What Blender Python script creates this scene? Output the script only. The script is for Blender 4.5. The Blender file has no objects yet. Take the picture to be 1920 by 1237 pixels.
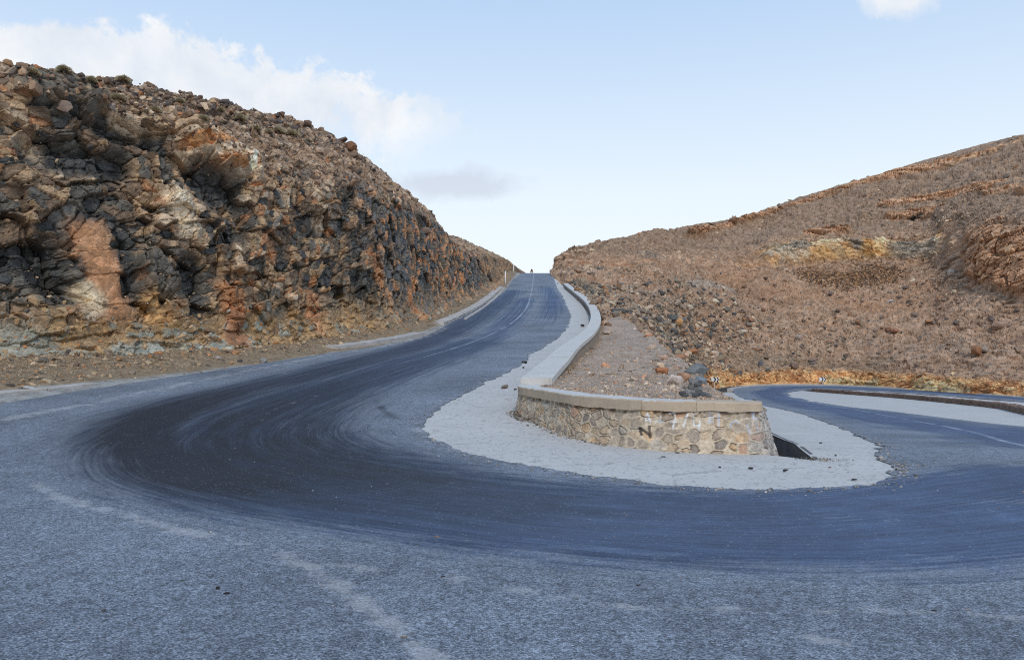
import bpy, bmesh, math, random
import numpy as np
from mathutils import Vector
random.seed(7); RNG = np.random.default_rng(7)
C = bpy.context.scene.collection
F, UC, VH, EYE = 1500.0, 960.0, 640.0, 1.8          # lens and horizon of the photograph (1920 wide), eye height in metres

# ------------------------------------------------------------------ numbers
def lin(r, g, b, k=1.0):
    def f(c):
        c /= 255.0
        return c/12.92 if c <= .04045 else ((c+.055)/1.055)**2.4
    return np.array([f(r)*k, f(g)*k, f(b)*k])
def sstep(a, b, x):
    t = np.clip((x-a)/(b-a), 0, 1); return t*t*(3-2*t)
def pchip(xs, ys, x):
    xs = np.asarray(xs, float); ys = np.asarray(ys, float)
    one = ys.ndim == 1
    if one: ys = ys[:, None]
    h = np.diff(xs); d = np.diff(ys, axis=0)/h[:, None]
    m = np.zeros_like(ys); m[0] = d[0]; m[-1] = d[-1]
    for i in range(1, len(xs)-1):
        w1, w2 = 2*h[i]+h[i-1], h[i]+2*h[i-1]
        ok = d[i-1]*d[i] > 0
        a = np.where(ok, d[i-1], 1); b = np.where(ok, d[i], 1)
        m[i] = np.where(ok, (w1+w2)/(w1/a+w2/b), 0)
    x = np.asarray(x, float); k = np.clip(np.searchsorted(xs, x, side='right')-1, 0, len(xs)-2)
    t = np.clip((x-xs[k])/h[k], 0, 1)[..., None]; hk = h[k][..., None]
    r = (2*t**3-3*t**2+1)*ys[k]+(t**3-2*t**2+t)*hk*m[k]+(-2*t**3+3*t**2)*ys[k+1]+(t**3-t**2)*hk*m[k+1]
    return r[..., 0] if one else r
def catmull(P, x):
    P = np.asarray(P, float); n = len(P)
    x = np.clip(x, 0, n-1-1e-9); k = x.astype(int); t = (x-k)[:, None]
    g = lambda i: P[np.clip(i, 0, n-1)]
    p0, p1, p2, p3 = g(k-1), g(k), g(k+1), g(k+2)
    return .5*((2*p1)+(-p0+p2)*t+(2*p0-5*p1+4*p2-p3)*t*t+(-p0+3*p1-3*p2+p3)*t**3)
def hsh(ix, iy, iz, seed):
    h = (ix.astype(np.int64)*374761393 + iy.astype(np.int64)*668265263 + iz.astype(np.int64)*2147483647 + seed*974634777) & 0xffffffff
    h = ((h ^ (h >> 13))*1274126177) & 0xffffffff
    h = ((h ^ (h >> 16))*2246822519) & 0xffffffff
    return ((h ^ (h >> 15)) & 0xffffff)/float(0xffffff)
def vnoise(p, seed=0):
    i = np.floor(p).astype(np.int64); f = p-i; f = f*f*(3-2*f); r = 0
    for dx in (0, 1):
        for dy in (0, 1):
            for dz in (0, 1):
                w = (f[:, 0] if dx else 1-f[:, 0])*(f[:, 1] if dy else 1-f[:, 1])*(f[:, 2] if dz else 1-f[:, 2])
                r = r+w*hsh(i[:, 0]+dx, i[:, 1]+dy, i[:, 2]+dz, seed)
    return r
def fbm(p, scale, oct=4, seed=0, rough=.5):
    if p.shape[1] == 2: p = np.concatenate([p, np.zeros((len(p), 1))], 1)
    r = 0; a = 1.; s = 0
    for o in range(oct):
        r = r+a*(vnoise(p*(scale*2**o)+o*17.3, seed+o)-.5)*2; s += a; a *= rough
    return r/s
def voro2(x, y, seed=0, jit=.9, box=0):
    """2-D cells: nearest distance, gap to the second nearest, offsets from the cell's seed, three random numbers of the cell"""
    ix = np.floor(x).astype(np.int64); iy = np.floor(y).astype(np.int64)
    d1 = np.full(x.shape, 9.); d2 = np.full(x.shape, 9.)
    ox = np.zeros_like(x); oy = np.zeros_like(x); cx = np.zeros_like(ix); cy = np.zeros_like(iy); z = np.zeros_like(ix)
    for dx in (-1, 0, 1):
        for dy in (-1, 0, 1):
            jx, jy = ix+dx, iy+dy
            px = jx+.5+jit*(hsh(jx, jy, z, seed)-.5); py = jy+.5+jit*(hsh(jx, jy, z+1, seed)-.5)
            ex, ey = x-px, y-py; d = np.sqrt(ex*ex+ey*ey)
            if box: d = (1-box)*d+box*np.maximum(np.abs(ex), np.abs(ey))
            n = d < d1
            d2 = np.where(n, d1, np.minimum(d2, d)); d1 = np.where(n, d, d1)
            ox = np.where(n, ex, ox); oy = np.where(n, ey, oy); cx = np.where(n, jx, cx); cy = np.where(n, jy, cy)
    return d1, d2-d1, ox, oy, hsh(cx, cy, z+2, seed), hsh(cx, cy, z+3, seed), hsh(cx, cy, z+4, seed)
def facets(x, y, seed, tilt=1.0, box=0):
    """broken rock: every cell is a plane of its own height and tilt"""
    d1, gap, ox, oy, r1, r2, r3 = voro2(x, y, seed, .9, box)
    return (r1-.5)+tilt*((r2-.5)*ox+(r3-.5)*oy), gap, r1, r2, r3
def segdist(P, pts):
    """distance of points P (n,k) to a polyline, and the fraction along it"""
    pts = np.asarray(pts, float); best = np.full(len(P), 1e9); fr = np.zeros(len(P)); n = len(pts)-1
    for i in range(n):
        a, b = pts[i], pts[i+1]; ab = b-a; t = np.clip(((P-a)@ab)/max(ab@ab, 1e-9), 0, 1)
        d = np.linalg.norm(P-(a+t[:, None]*ab), axis=1); m = d < best
        best = np.where(m, d, best); fr = np.where(m, (i+t)/n, fr)
    return best, fr
def spread(P, n, power=1.0, cut=-99):
    """n parameters along a control polyline, closer together where it comes near the camera"""
    x = np.linspace(0, len(P)-1, 4000); Q = catmull(P, x)
    L = np.linalg.norm(np.diff(Q, axis=0), axis=1); mid = (Q[1:]+Q[:-1])/2
    w = L/np.maximum(np.hypot(mid[:, 0], mid[:, 1]), 5)**power*np.where(mid[:, 1] > cut, 1, .12)
    c = np.concatenate([[0], np.cumsum(w)]); return np.interp(np.linspace(0, c[-1], n), c, x)

# ------------------------------------------------------------------ heights of the two legs of the road
def zU(y): return pchip([-90, 10, 14, 17, 22, 27, 32, 40, 50, 61, 80, 96, 115, 130, 140, 147, 155, 170, 200, 260],
                        [0, 0, .03, .2, .5, .81, 1.117, 1.587, 2.47, 3.63, 5.8, 7.88, 10.65, 12.55, 13.75, 14.15, 14.0, 13.1, 10.5, 6.], y)
def zR(y): return pchip([-90, 11.5, 14, 18, 24, 31, 45, 60, 75, 90, 105, 140],
                        [0, 0, -.08, -.4, -.8, -1.25, -2.1, -3.0, -3.7, -4.2, -4.4, -4.5], y)
def pt(u, v, Y): return np.array([(u-UC)/F*Y, Y, EYE-(v-VH)/F*Y])
def ground(u, v, zf):
    Y = np.arange(3., 170., .02); k = np.argmax(EYE-(v-VH)/F*Y <= zf(Y)); return pt(u, v, Y[k])
def gU(u, v): return ground(u, v, zU)
def gR(u, v): return ground(u, v, zR)

# ------------------------------------------------------------------ objects
def tag(o, label=None, cat=None, group=None, kind=None):
    if label: o['label'] = label
    if cat: o['category'] = cat
    if group: o['group'] = group
    if kind: o['kind'] = kind
    return o
def link(name, me, mat=None, parent=None, smooth=True):
    o = bpy.data.objects.new(name, me); C.objects.link(o)
    if mat: me.materials.append(mat)
    if parent: o.parent = parent
    if smooth: me.shade_smooth()
    else: me.shade_flat()
    return o
def empty(name, loc=(0, 0, 0), rz=0):
    o = bpy.data.objects.new(name, None); C.objects.link(o); o.location = loc; o.rotation_euler = (0, 0, rz); return o
def np_mesh(name, V, faces, col=None, extra=None, uv=None):
    """faces: (n,3) or (n,4) integer array"""
    me = bpy.data.meshes.new(name); V = np.ascontiguousarray(V, np.float32); faces = np.ascontiguousarray(faces, np.int32)
    me.vertices.add(len(V)); me.vertices.foreach_set('co', V.ravel())
    k = faces.shape[1]; me.loops.add(faces.size); me.loops.foreach_set('vertex_index', faces.ravel())
    me.polygons.add(len(faces)); me.polygons.foreach_set('loop_start', np.arange(0, faces.size, k, dtype=np.int32))
    me.update(calc_edges=True)
    for nm, a in (('Col', col), ('Mask', extra)):
        if a is not None:
            at = me.attributes.new(nm, 'FLOAT_COLOR', 'POINT')
            c = np.ones((len(V), 4), np.float32); c[:, :a.shape[1]] = a
            at.data.foreach_set('color', c.ravel())
    if uv is not None:
        l = me.uv_layers.new(name='UVMap'); l.data.foreach_set('uv', np.ascontiguousarray(uv[faces.ravel()], np.float32).ravel())
    return me
def grid_faces(n, m):
    i = np.arange(n*m).reshape(n, m)
    return np.stack([i[:-1, :-1], i[1:, :-1], i[1:, 1:], i[:-1, 1:]], -1).reshape(-1, 4)
def grid_normals(P):
    a = np.gradient(P, axis=0); b = np.gradient(P, axis=1); n = np.cross(a, b)
    return n/np.maximum(np.linalg.norm(n, axis=2, keepdims=True), 1e-9)
def resample(P, n):
    d = np.concatenate([[0], np.cumsum(np.linalg.norm(np.diff(P, axis=0), axis=1))])
    t = np.linspace(0, d[-1], n); return np.stack([np.interp(t, d, P[:, k]) for k in range(P.shape[1])], 1)
class MB:
    """boxes, tubes and prisms collected in one mesh"""
    def __init__(s): s.b = bmesh.new()
    def hexa(s, p):                                   # 8 corners: bottom four, top four
        v = [s.b.verts.new(x) for x in p]
        for f in ((3, 2, 1, 0), (4, 5, 6, 7), (0, 1, 5, 4), (1, 2, 6, 5), (2, 3, 7, 6), (3, 0, 4, 7)): s.b.faces.new([v[i] for i in f])
    def box(s, x0, x1, y0, y1, z0, z1):
        s.hexa([(x0, y0, z0), (x1, y0, z0), (x1, y1, z0), (x0, y1, z0), (x0, y0, z1), (x1, y0, z1), (x1, y1, z1), (x0, y1, z1)])
    def prism(s, pts, y0, y1):                        # outline in x,z extruded along y
        a = [s.b.verts.new((x, y0, z)) for x, z in pts]; c = [s.b.verts.new((x, y1, z)) for x, z in pts]
        s.b.faces.new(a); s.b.faces.new(c[::-1])
        for i in range(len(pts)): s.b.faces.new((a[i-1], c[i-1], c[i], a[i]))
    def tube(s, r, z0, z1, n=12, x=0, y=0, r1=None):
        r1 = r if r1 is None else r1
        a = [s.b.verts.new((x+r*math.cos(6.2832*i/n), y+r*math.sin(6.2832*i/n), z0)) for i in range(n)]
        c = [s.b.verts.new((x+r1*math.cos(6.2832*i/n), y+r1*math.sin(6.2832*i/n), z1)) for i in range(n)]
        s.b.faces.new(a[::-1]); s.b.faces.new(c)
        for i in range(n): s.b.faces.new((a[i-1], a[i], c[i], c[i-1]))
    def build(s, name, mat, parent=None, bevel=0, smooth=False):
        bmesh.ops.recalc_face_normals(s.b, faces=s.b.faces)
        if bevel: bmesh.ops.bevel(s.b, geom=list(s.b.edges), offset=bevel, segments=2, affect='EDGES', profile=.6)
        me = bpy.data.meshes.new(name); s.b.to_mesh(me); s.b.free()
        return link(name, me, mat, parent, smooth)

# ------------------------------------------------------------------ materials
class N:
    def __init__(s, name):
        s.m = bpy.data.materials.new(name); s.m.use_nodes = True; s.t = s.m.node_tree; s.t.nodes.clear()
        s.out = s.n('ShaderNodeOutputMaterial'); s.bs = s.n('ShaderNodeBsdfPrincipled'); s.l(s.bs.outputs[0], s.out.inputs[0])
        s.bs.inputs['Specular IOR Level'].default_value = .25
    def n(s, t, **k):
        x = s.t.nodes.new(t)
        for a, b in k.items(): setattr(x, a, b)
        return x
    def l(s, a, b): s.t.links.new(a, b)
    def set(s, sock, v):
        if isinstance(v, bpy.types.NodeSocket): s.l(v, sock)
        else: sock.default_value = v
    def math(s, op, a, b=0.0, c=0.0):
        x = s.n('ShaderNodeMath', operation=op); s.set(x.inputs[0], a); s.set(x.inputs[1], b); s.set(x.inputs[2], c); return x.outputs[0]
    def noise(s, scale, detail=4, rough=.6, vec=None, dist=0):
        x = s.n('ShaderNodeTexNoise'); x.inputs['Scale'].default_value = scale; x.inputs['Detail'].default_value = detail
        x.inputs['Roughness'].default_value = rough; x.inputs['Distortion'].default_value = dist
        s.l(vec if vec else s.geo(), x.inputs['Vector']); return x.outputs['Fac']
    def voro(s, scale, vec=None, feature='F1'):
        x = s.n('ShaderNodeTexVoronoi', feature=feature); x.inputs['Scale'].default_value = scale
        s.l(vec if vec else s.geo(), x.inputs['Vector']); return x
    def geo(s):
        if not hasattr(s, 'g'): s.g = s.n('ShaderNodeNewGeometry').outputs['Position']
        return s.g
    def obj(s):
        if not hasattr(s, 'o'): s.o = s.n('ShaderNodeTexCoord').outputs['Object']
        return s.o
    def mapr(s, v, a, b, c=0.0, d=1.0):
        x = s.n('ShaderNodeMapRange'); s.set(x.inputs[0], v)
        for i, q in enumerate((a, b, c, d)): s.set(x.inputs[i+1], q)
        return x.outputs[0]
    def mix(s, f, a, b, mode='MIX'):
        x = s.n('ShaderNodeMix', data_type='RGBA', blend_type=mode); s.set(x.inputs[0], f)
        for i, q in ((6, a), (7, b)): s.set(x.inputs[i], (*q, 1) if not isinstance(q, bpy.types.NodeSocket) and len(q) == 3 else q)
        return x.outputs[2]
    def attr(s, name):
        return s.n('ShaderNodeAttribute', attribute_name=name)
    def bump(s, h, strength=.5, dist=.02, nrm=None):
        x = s.n('ShaderNodeBump'); x.inputs['Strength'].default_value = strength; x.inputs['Distance'].default_value = dist
        s.l(h, x.inputs['Height'])
        if nrm: s.l(nrm, x.inputs['Normal'])
        return x.outputs[0]
    def fin(s, col, rough=.9, nrm=None):
        s.set(s.bs.inputs['Base Color'], (*col, 1) if not isinstance(col, bpy.types.NodeSocket) and len(col) == 3 else col)
        s.set(s.bs.inputs['Roughness'], rough)
        if nrm: s.l(nrm, s.bs.inputs['Normal'])
        return s.m
def rock_mat(name, fine=6.0, amp=.5, b1=.06, b2=.02, objspace=False, col=None, stretch=None, cells=0):
    """rock: the stone's own colour with mottling, lichen specks and two scales of relief"""
    a = N(name); vec = a.obj() if objspace else a.geo()
    if stretch:
        mp = a.n('ShaderNodeMapping'); a.l(vec, mp.inputs[0]); mp.inputs['Scale'].default_value = stretch; vec = mp.outputs[0]
    base = a.attr('Col').outputs['Color'] if col is None else (*col, 1)
    if col is not None:
        oi = a.n('ShaderNodeObjectInfo'); base = a.mix(a.mapr(oi.outputs['Random'], 0, 1, 0, .6), base, (col[0]*.55, col[1]*.6, col[2]*.7))
    n1 = a.noise(fine, 6, .68, vec); n2 = a.noise(fine*.23, 4, .6, vec); n3 = a.noise(fine*5, 3, .6, vec)
    m = a.math('MULTIPLY', a.mapr(n1, .25, .75, 1-amp, 1+amp), a.mapr(n2, .3, .7, 1-amp*.5, 1+amp*.5))
    m = a.math('MULTIPLY', m, a.mapr(n3, .3, .7, 1-amp*.5, 1+amp*.45))
    if cells:
        w_ = a.n('ShaderNodeTexNoise'); w_.inputs['Scale'].default_value = cells*.6; a.l(vec, w_.inputs['Vector'])
        vm = a.n('ShaderNodeVectorMath', operation='MULTIPLY_ADD'); a.l(w_.outputs['Color'], vm.inputs[0]); vm.inputs[1].default_value = (.5/cells,)*3; a.l(vec, vm.inputs[2])
        v1 = a.voro(cells, vm.outputs[0]); sp = a.n('ShaderNodeSeparateColor'); a.l(v1.outputs['Color'], sp.inputs[0])
        v2 = a.voro(cells, vm.outputs[0], 'DISTANCE_TO_EDGE')
        m = a.math('MULTIPLY', m, a.mapr(sp.outputs[0], 0, 1, .74, 1.26))
        m = a.math('MULTIPLY', m, a.mapr(v2.outputs[0], 0, .05, .82, 1))
    mm = a.n('ShaderNodeCombineXYZ'); [a.l(m, mm.inputs[i]) for i in range(3)]
    c = a.mix(1.0, base, mm.outputs[0], 'MULTIPLY')
    nr = a.bump(n1, .8, b1); nr = a.bump(n3, .7, b2, nr)
    if cells: nr = a.bump(a.mapr(v2.outputs[0], 0, .12), .45, .03, nr)
    return a.fin(c, .93, nr)
def concrete_mat(name, col, dark=.75, joints=False):
    a = N(name); n1 = a.noise(1.3, 5, .65); n2 = a.noise(14, 5, .7); n3 = a.noise(90, 2, .5)
    c = a.mix(a.mapr(n1, .35, .65), tuple(x*dark for x in col), col)
    c = a.mix(a.mapr(n2, .52, .75, 0, .45), c, tuple(x*y for x, y in zip(col, (.62, .58, .54))))
    c = a.mix(a.mapr(n3, .3, .7, 0, .25), c, tuple(x*.7 for x in col))
    mp = a.n('ShaderNodeMapping'); a.l(a.geo(), mp.inputs[0]); mp.inputs['Scale'].default_value = (5, 5, .6); c = a.mix(a.mapr(a.noise(1.5, 4, .6, mp.outputs[0]), .55, .75, 0, .5), c, tuple(x*y for x, y in zip(col, (.6, .55, .5))))
    return a.fin(c, .88, a.bump(n3, .35, .006, a.bump(n2, .4, .012)))

M_cliff = rock_mat('cliff_rock', 5.0, .34, .06, .025, stretch=(1, 1, 1.5), cells=2.8)
M_hill = rock_mat('hill_rock', 2.2, .42, .15, .05)
M_stone = rock_mat('loose_stone', 9.0, .3, .02, .008)
M_earth = rock_mat('gravel_earth', 7.0, .4, .03, .012)
M_masonry = rock_mat('masonry', 20.0, .42, .016, .006)

def asphalt_material():
    a = N('asphalt'); mk = a.attr('Mask'); sp = a.n('ShaderNodeSeparateColor'); a.l(mk.outputs['Color'], sp.inputs[0])
    rub, dust, pol = sp.outputs[0], sp.outputs[1], sp.outputs[2]; line = mk.outputs['Alpha']
    uv = a.n('ShaderNodeUVMap').outputs[0]; mp = a.n('ShaderNodeMapping'); a.l(uv, mp.inputs[0]); mp.inputs['Scale'].default_value = (.22, 4.5, 1)
    streak = a.noise(1.0, 6, .72, mp.outputs[0]); big = a.noise(.35, 5, .6); mid = a.noise(3.0, 5, .65); fine = a.noise(30, 3, .6)
    chip = a.voro(78); sc = a.n('ShaderNodeSeparateColor'); a.l(chip.outputs['Color'], sc.inputs[0])
    chip2 = a.voro(23); sc2 = a.n('ShaderNodeSeparateColor'); a.l(chip2.outputs['Color'], sc2.inputs[0])
    rough_amt = a.mapr(a.math('MAXIMUM', rub, pol), .1, .9, 1, .22)          # how much of the chippings shows
    val = a.mapr(sc.outputs[0], 0, 1, .45, 1.55); val = a.math('MULTIPLY', val, a.mapr(chip.outputs['Distance'], 0, .75, 1.2, .55))
    val = a.math('MULTIPLY', val, a.mapr(sc2.outputs[1], 0, 1, .78, 1.22))
    one = a.n('ShaderNodeMix', data_type='FLOAT'); a.l(rough_amt, one.inputs[0]); one.inputs[2].default_value = 1; a.l(val, one.inputs[3]); val = one.outputs[0]
    val = a.math('MULTIPLY', val, a.mapr(big, .3, .7, .72, 1.2)); val = a.math('MULTIPLY', val, a.mapr(mid, .3, .7, .86, 1.14))
    chipc = lin(135, 142, 152); blue = lin(82, 99, 127); dark = lin(41, 42, 47)  # blue puts the sky's reflection into the colour of the polished asphalt
    mp2 = a.n('ShaderNodeMapping'); a.l(uv, mp2.inputs[0]); mp2.inputs['Scale'].default_value = (.10, 20, 1); streak2 = a.noise(1.0, 3, .6, mp2.outputs[0])
    st = a.math('ADD', a.mapr(streak, .3, .7, -.2, .2), a.mapr(streak2, .3, .7, -.13, .13))
    fp = a.mapr(a.math('ADD', pol, a.math('ADD', st, a.mapr(mid, .3, .7, -.15, .15))), .25, .75)
    fr = a.mapr(a.math('ADD', a.math('ADD', rub, a.mapr(big, .3, .7, -.07, .07)), a.math('MULTIPLY', st, .55)), .1, .9)
    c = a.mix(fp, tuple(chipc), tuple(blue)); c = a.mix(a.math('MULTIPLY', fp, a.mapr(a.math('ADD', streak, streak2), .8, 1.2, 0, .55)), c, tuple(lin(60, 70, 90))); c = a.mix(fr, c, tuple(dark))
    mm = a.n('ShaderNodeCombineXYZ'); [a.l(val, mm.inputs[i]) for i in range(3)]
    c = a.mix(1.0, c, mm.outputs[0], 'MULTIPLY')
    wh = a.math('MULTIPLY', a.math('GREATER_THAN', sc.outputs[1], .988), a.mapr(sc.outputs[2], 0, 1, .0, .5))  # sun glints painted as rare bright chips
    c = a.mix(wh, c, tuple(lin(190, 195, 205)))
    # painted line, worn away in places; line = distance from its middle in metres
    lm = a.math('MULTIPLY', a.mapr(line, .085, .05), a.mapr(a.math('ADD', a.noise(.5, 3, .6), a.math('MULTIPLY', a.noise(9, 4, .7), .6)), .62, .95))
    c = a.mix(a.math('MULTIPLY', lm, .48), c, tuple(lin(196, 203, 214)))
    d = a.math('ADD', dust, a.math('ADD', a.mapr(mid, .3, .7, -.38, .38), a.mapr(a.noise(14, 4, .75), .3, .7, -.22, .22)))
    dm = a.math('MULTIPLY', a.mapr(d, .36, .72), a.mapr(sc.outputs[2], 0, 1, .45, 1))
    c = a.mix(a.math('MULTIPLY', dm, .56), c, tuple(lin(186, 184, 182)))
    hgt = a.math('MULTIPLY', chip.outputs['Distance'], rough_amt)
    nb = a.bump(hgt, .9, -.006, a.bump(fine, .35, .008))
    r = a.mapr(a.math('MAXIMUM', pol, rub), 0, 1, .88, .62)
    return a.fin(c, r, nb)
M_asphalt = asphalt_material()

# ------------------------------------------------------------------ road: one ragged-edged sheet through both hairpins
IN = [(10.5, 200), (8.2, 160), (7.05, 140), (6.2, 118), (5.67, 100), (5.45, 85), (4.8, 67), (4.1, 56.5), (2.76, 46), (1.25, 37.5), (.4, 29.6),
      (-.65, 24.3), (-1.24, 20.7), (-1.62, 18.2), (-1.7, 15.8), (-1.05, 13.6), (-.25, 12.3), (1.0, 10.8), (2.25, 9.93), (3.2, 9.8), (4.3, 10.07),
      (5.15, 10.75), (5.6, 11.74), (6.2, 13.4), (7.1, 15.7), (8.6, 20), (10.8, 27), (15.6, 45), (21, 70), (26.6, 96), (30, 106), (36, 112.5),
      (44, 113), (52, 104), (57.6, 90), (64, 76), (72, 60), (85, 35)]
OUT = [(3.5, 200), (2.4, 160), (1.3, 140), (.15, 116), (-.67, 100), (-2.1, 83), (-3.57, 67), (-4.4, 55), (-5.2, 45), (-7.2, 38), (-9.0, 31),
       (-10.5, 25.5), (-11.7, 21.5), (-12.3, 18.5), (-13, 14), (-13.5, 8), (-12, 1), (-7, -7), (2, -10), (9, -7), (15, -1),
       (18, 5), (19, 9), (18.6, 13), (17.5, 17), (16.2, 22), (16.8, 28), (20.9, 44), (26.3, 68), (31.5, 91), (34, 97.5), (37.5, 102),
       (42, 104), (48, 97), (53.5, 86), (59.5, 73), (67, 58), (80, 33)]
KZ = {31: -4.4, 32: -4.42, 33: -4.47, 34: -4.56, 35: -4.8, 36: -5.1, 37: -5.6}
def leg_z(k, y): return KZ[k] if k in KZ else float(zU(y) if k <= 18 else zR(y))
INZ = np.array([(x, y, leg_z(k, y)) for k, (x, y) in enumerate(IN)]); OUTZ = np.array([(x, y, leg_z(k, y)) for k, (x, y) in enumerate(OUT)])
def rail(P, kz, x):                                    # rails follow the leg's height exactly where it is a function of y
    Q = catmull(P, x); k = x
    zz = np.where(k <= 18, zU(Q[:, 1]), zR(Q[:, 1])); w = sstep(30, 31, k)
    Q[:, 2] = zz*(1-w)+Q[:, 2]*w; return Q
kk = np.linspace(0, 37, 6000)
mid = .6*rail(INZ, 0, kk)+.4*rail(OUTZ, 0, kk)
L = np.linalg.norm(np.diff(mid, axis=0), axis=1); dist = np.maximum(np.hypot(mid[1:, 0], mid[1:, 1]), 7)
cum = np.concatenate([[0], np.cumsum(L/dist)]); xs = np.interp(np.linspace(0, cum[-1], 1150), cum, kk)
A = rail(INZ, 0, xs); B = rail(OUTZ, 0, xs)
tan = np.gradient(A[:, :2], axis=0); tan /= np.linalg.norm(tan, axis=1, keepdims=True)
side = np.stack([tan[:, 1], -tan[:, 0]], 1)
rag = fbm(A, .5, 3, 3)*.22+fbm(A, 2.2, 4, 5, .7)*.20
A[:, :2] += side*(rag*sstep(2, 5, xs)*(1-sstep(28, 30, xs)))[:, None]
A[:, 2] = np.where(xs <= 18, zU(A[:, 1]), np.where(xs < 30, zR(A[:, 1]), A[:, 2]))
NT = 250
tt = np.linspace(0, 1, NT)**1.15
P = A[:, None, :]*(1-tt)[None, :, None]+B[:, None, :]*tt[None, :, None]
zz = np.where(xs[:, None] <= 18, zU(P[..., 1].ravel()).reshape(P.shape[:2]), np.where(xs[:, None] < 30, zR(P[..., 1].ravel()).reshape(P.shape[:2]), P[..., 2]))
w = sstep(30, 31.2, xs)[:, None]; P[..., 2] = zz*(1-w)+(A[:, 2:3]*(1-tt)+B[:, 2:3]*tt)*w
ROAD = P
flat = P.reshape(-1, 3); XY = flat[:, :2]
sl = np.concatenate([[0], np.cumsum(np.linalg.norm(np.diff(.5*(A+B), axis=0), axis=1))])
# along/across coordinates for the wheel streaks
path_mid = [gU(u, v)[:2] for u, v in ((1000, 518), (995, 560), (955, 610), (840, 655), (690, 700), (520, 760), (420, 815), (450, 865), (620, 905), (850, 935), (1100, 960),
                                       (1400, 975), (1650, 965), (1920, 930))]+[np.array(q) for q in ((9.4, 11.4), (11, 15), (12.6, 21), (14.4, 30), (18.4, 45), (24, 70), (30, 97), (37, 107), (50, 99), (62, 74), (82, 34))]
dmid, fmid = segdist(XY, catmull(np.array(path_mid), np.linspace(0, len(path_mid)-1, 160)))
uv = np.stack([fmid*len(path_mid)*8.0, dmid], 1)
rub = np.zeros(len(flat)); pol = np.zeros(len(flat)); dust = np.zeros(len(flat))
wob = 1+.22*fbm(flat, .3, 3, 11)
def smooth_path(px, f=gU): return catmull(np.array([f(u, v)[:2] for u, v in px]), np.linspace(0, len(px)-1, len(px)*6))
d1, f1 = segdist(XY, smooth_path([(962, 545), (905, 590), (805, 640), (620, 694), (430, 738), (290, 785), (262, 830), (360, 880), (520, 920), (800, 958), (1060, 985), (1400, 1003), (1700, 1003), (1919, 975)]))
amp = np.interp(f1, [0, .12, .25, .36, .48, .58, .68, .8, 1], [.3, .5, .7, .95, 1.0, .95, .55, .25, .12]); wid = np.interp(f1, [0, .3, .5, 1], [1.5, 1.35, 1.3, 1.2])
rub = np.maximum(rub, amp*np.exp(-(d1/(wid*wob))**2.6))
pol = np.maximum(pol, np.interp(f1, [0, .5, .62, 1], [.8, .5, .95, 1.0])*np.exp(-(d1/(wid*wob*1.05))**2.6))
d2, f2 = segdist(XY, smooth_path([(985, 560), (930, 625), (820, 672), (690, 715), (590, 760), (545, 815), (590, 860), (740, 900), (1000, 937), (1400, 957), (1700, 930), (1919, 890)]))
amp = np.interp(f2, [0, .15, .3, .5, .65, .75, 1], [.1, .3, .6, .9, .8, .35, .1]); wid = np.interp(f2, [0, .4, .55, 1], [1.3, 1.5, 1.7, 1.0])
rub = np.maximum(rub, amp*np.exp(-(d2/(wid*wob))**2.6))
pol = np.maximum(pol, np.interp(f2, [0, .3, .6, 1], [.75, .4, .9, .9])*np.exp(-(d2/(wid*wob))**2.6))
d3, f3 = segdist(XY, smooth_path([(900, 638), (690, 708), (500, 770), (425, 820), (500, 872), (760, 918), (1080, 960), (1300, 985)]))
amp = np.interp(f3, [0, .15, .3, .6, .8, 1], [.3, .7, .86, .86, .6, .1]); rub = np.maximum(rub, amp*np.exp(-(d3/(1.7*wob))**2.6)); pol = np.maximum(pol, .8*np.exp(-(d3/(1.7*wob))**2.6))
d4, f4 = segdist(XY, smooth_path([(700, 745), (715, 765), (740, 785)])); rub = np.maximum(rub, .8*np.exp(-(d4/.14)**2)*(fbm(flat, 2, 2, 5)*.5+.7))
dq, fq = segdist(XY, [(9.4, 12), (11.2, 16), (13, 22), (14.6, 30), (18.8, 45), (24.5, 70), (30, 94), (36, 107), (44, 109), (53, 97), (61, 78), (83, 34)])
pol = np.maximum(pol, .95*np.exp(-(dq/(2.1*wob))**2)*sstep(-.02, .08, fq+.02*fbm(flat, .4, 3, 19)))
dq, fq = segdist(XY, smooth_path([(1020, 530), (1035, 560), (1030, 590), (990, 630)])); pol = np.maximum(pol, .75*np.exp(-(dq/(1.25*wob))**2)*sstep(.0, .2, fq)*sstep(1.0, .55, fq))
for px, wd, am in (([(60, 905), (110, 932), (200, 958), (330, 992), (400, 1008)], .16, .72), ([(400, 1008), (520, 1035)], .16, .42), ([(520, 1035), (600, 1075), (650, 1110), (700, 1150), (790, 1215), (860, 1280)], .15, .68),
                   ([(645, 1105), (650, 1150)], .10, .6), ([(600, 1060), (760, 1078), (830, 1085), (980, 1110), (1080, 1122)], .15, .48), ([(1060, 1118), (1200, 1140), (1500, 1142), (1750, 1150), (1960, 1162)], .10, .58),
                   ([(1505, 1195), (1600, 1211)], .065, .95), ([(1335, 1185), (1375, 1192)], .05, .75), ([(1280, 1140), (1460, 1140)], .06, .6), ([(0, 790), (100, 768), (170, 757)], .35, .62), ([(170, 757), (300, 728), (480, 692), (640, 662), (790, 634), (840, 612)], .45, .55),
                   ([(490, 790), (520, 765), (600, 740)], .06, .38), ([(620, 725), (790, 690)], .06, .3), ([(975, 965), (1200, 965), (1500, 985), (1760, 970), (1919, 945)], .05, .3), ([(0, 880), (60, 890)], .2, .4)):
    d, f = segdist(XY, catmull(np.array([gU(u, v)[:2] for u, v in px]), np.linspace(0, len(px)-1, len(px)*4)))
    dust = np.maximum(dust, am*np.exp(-(d/(wd*.85))**2)*sstep(0, .08, f+.04)*sstep(0, .08, 1.04-f))
edge = np.linalg.norm(P-A[:, None, :], axis=2).ravel()
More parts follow.
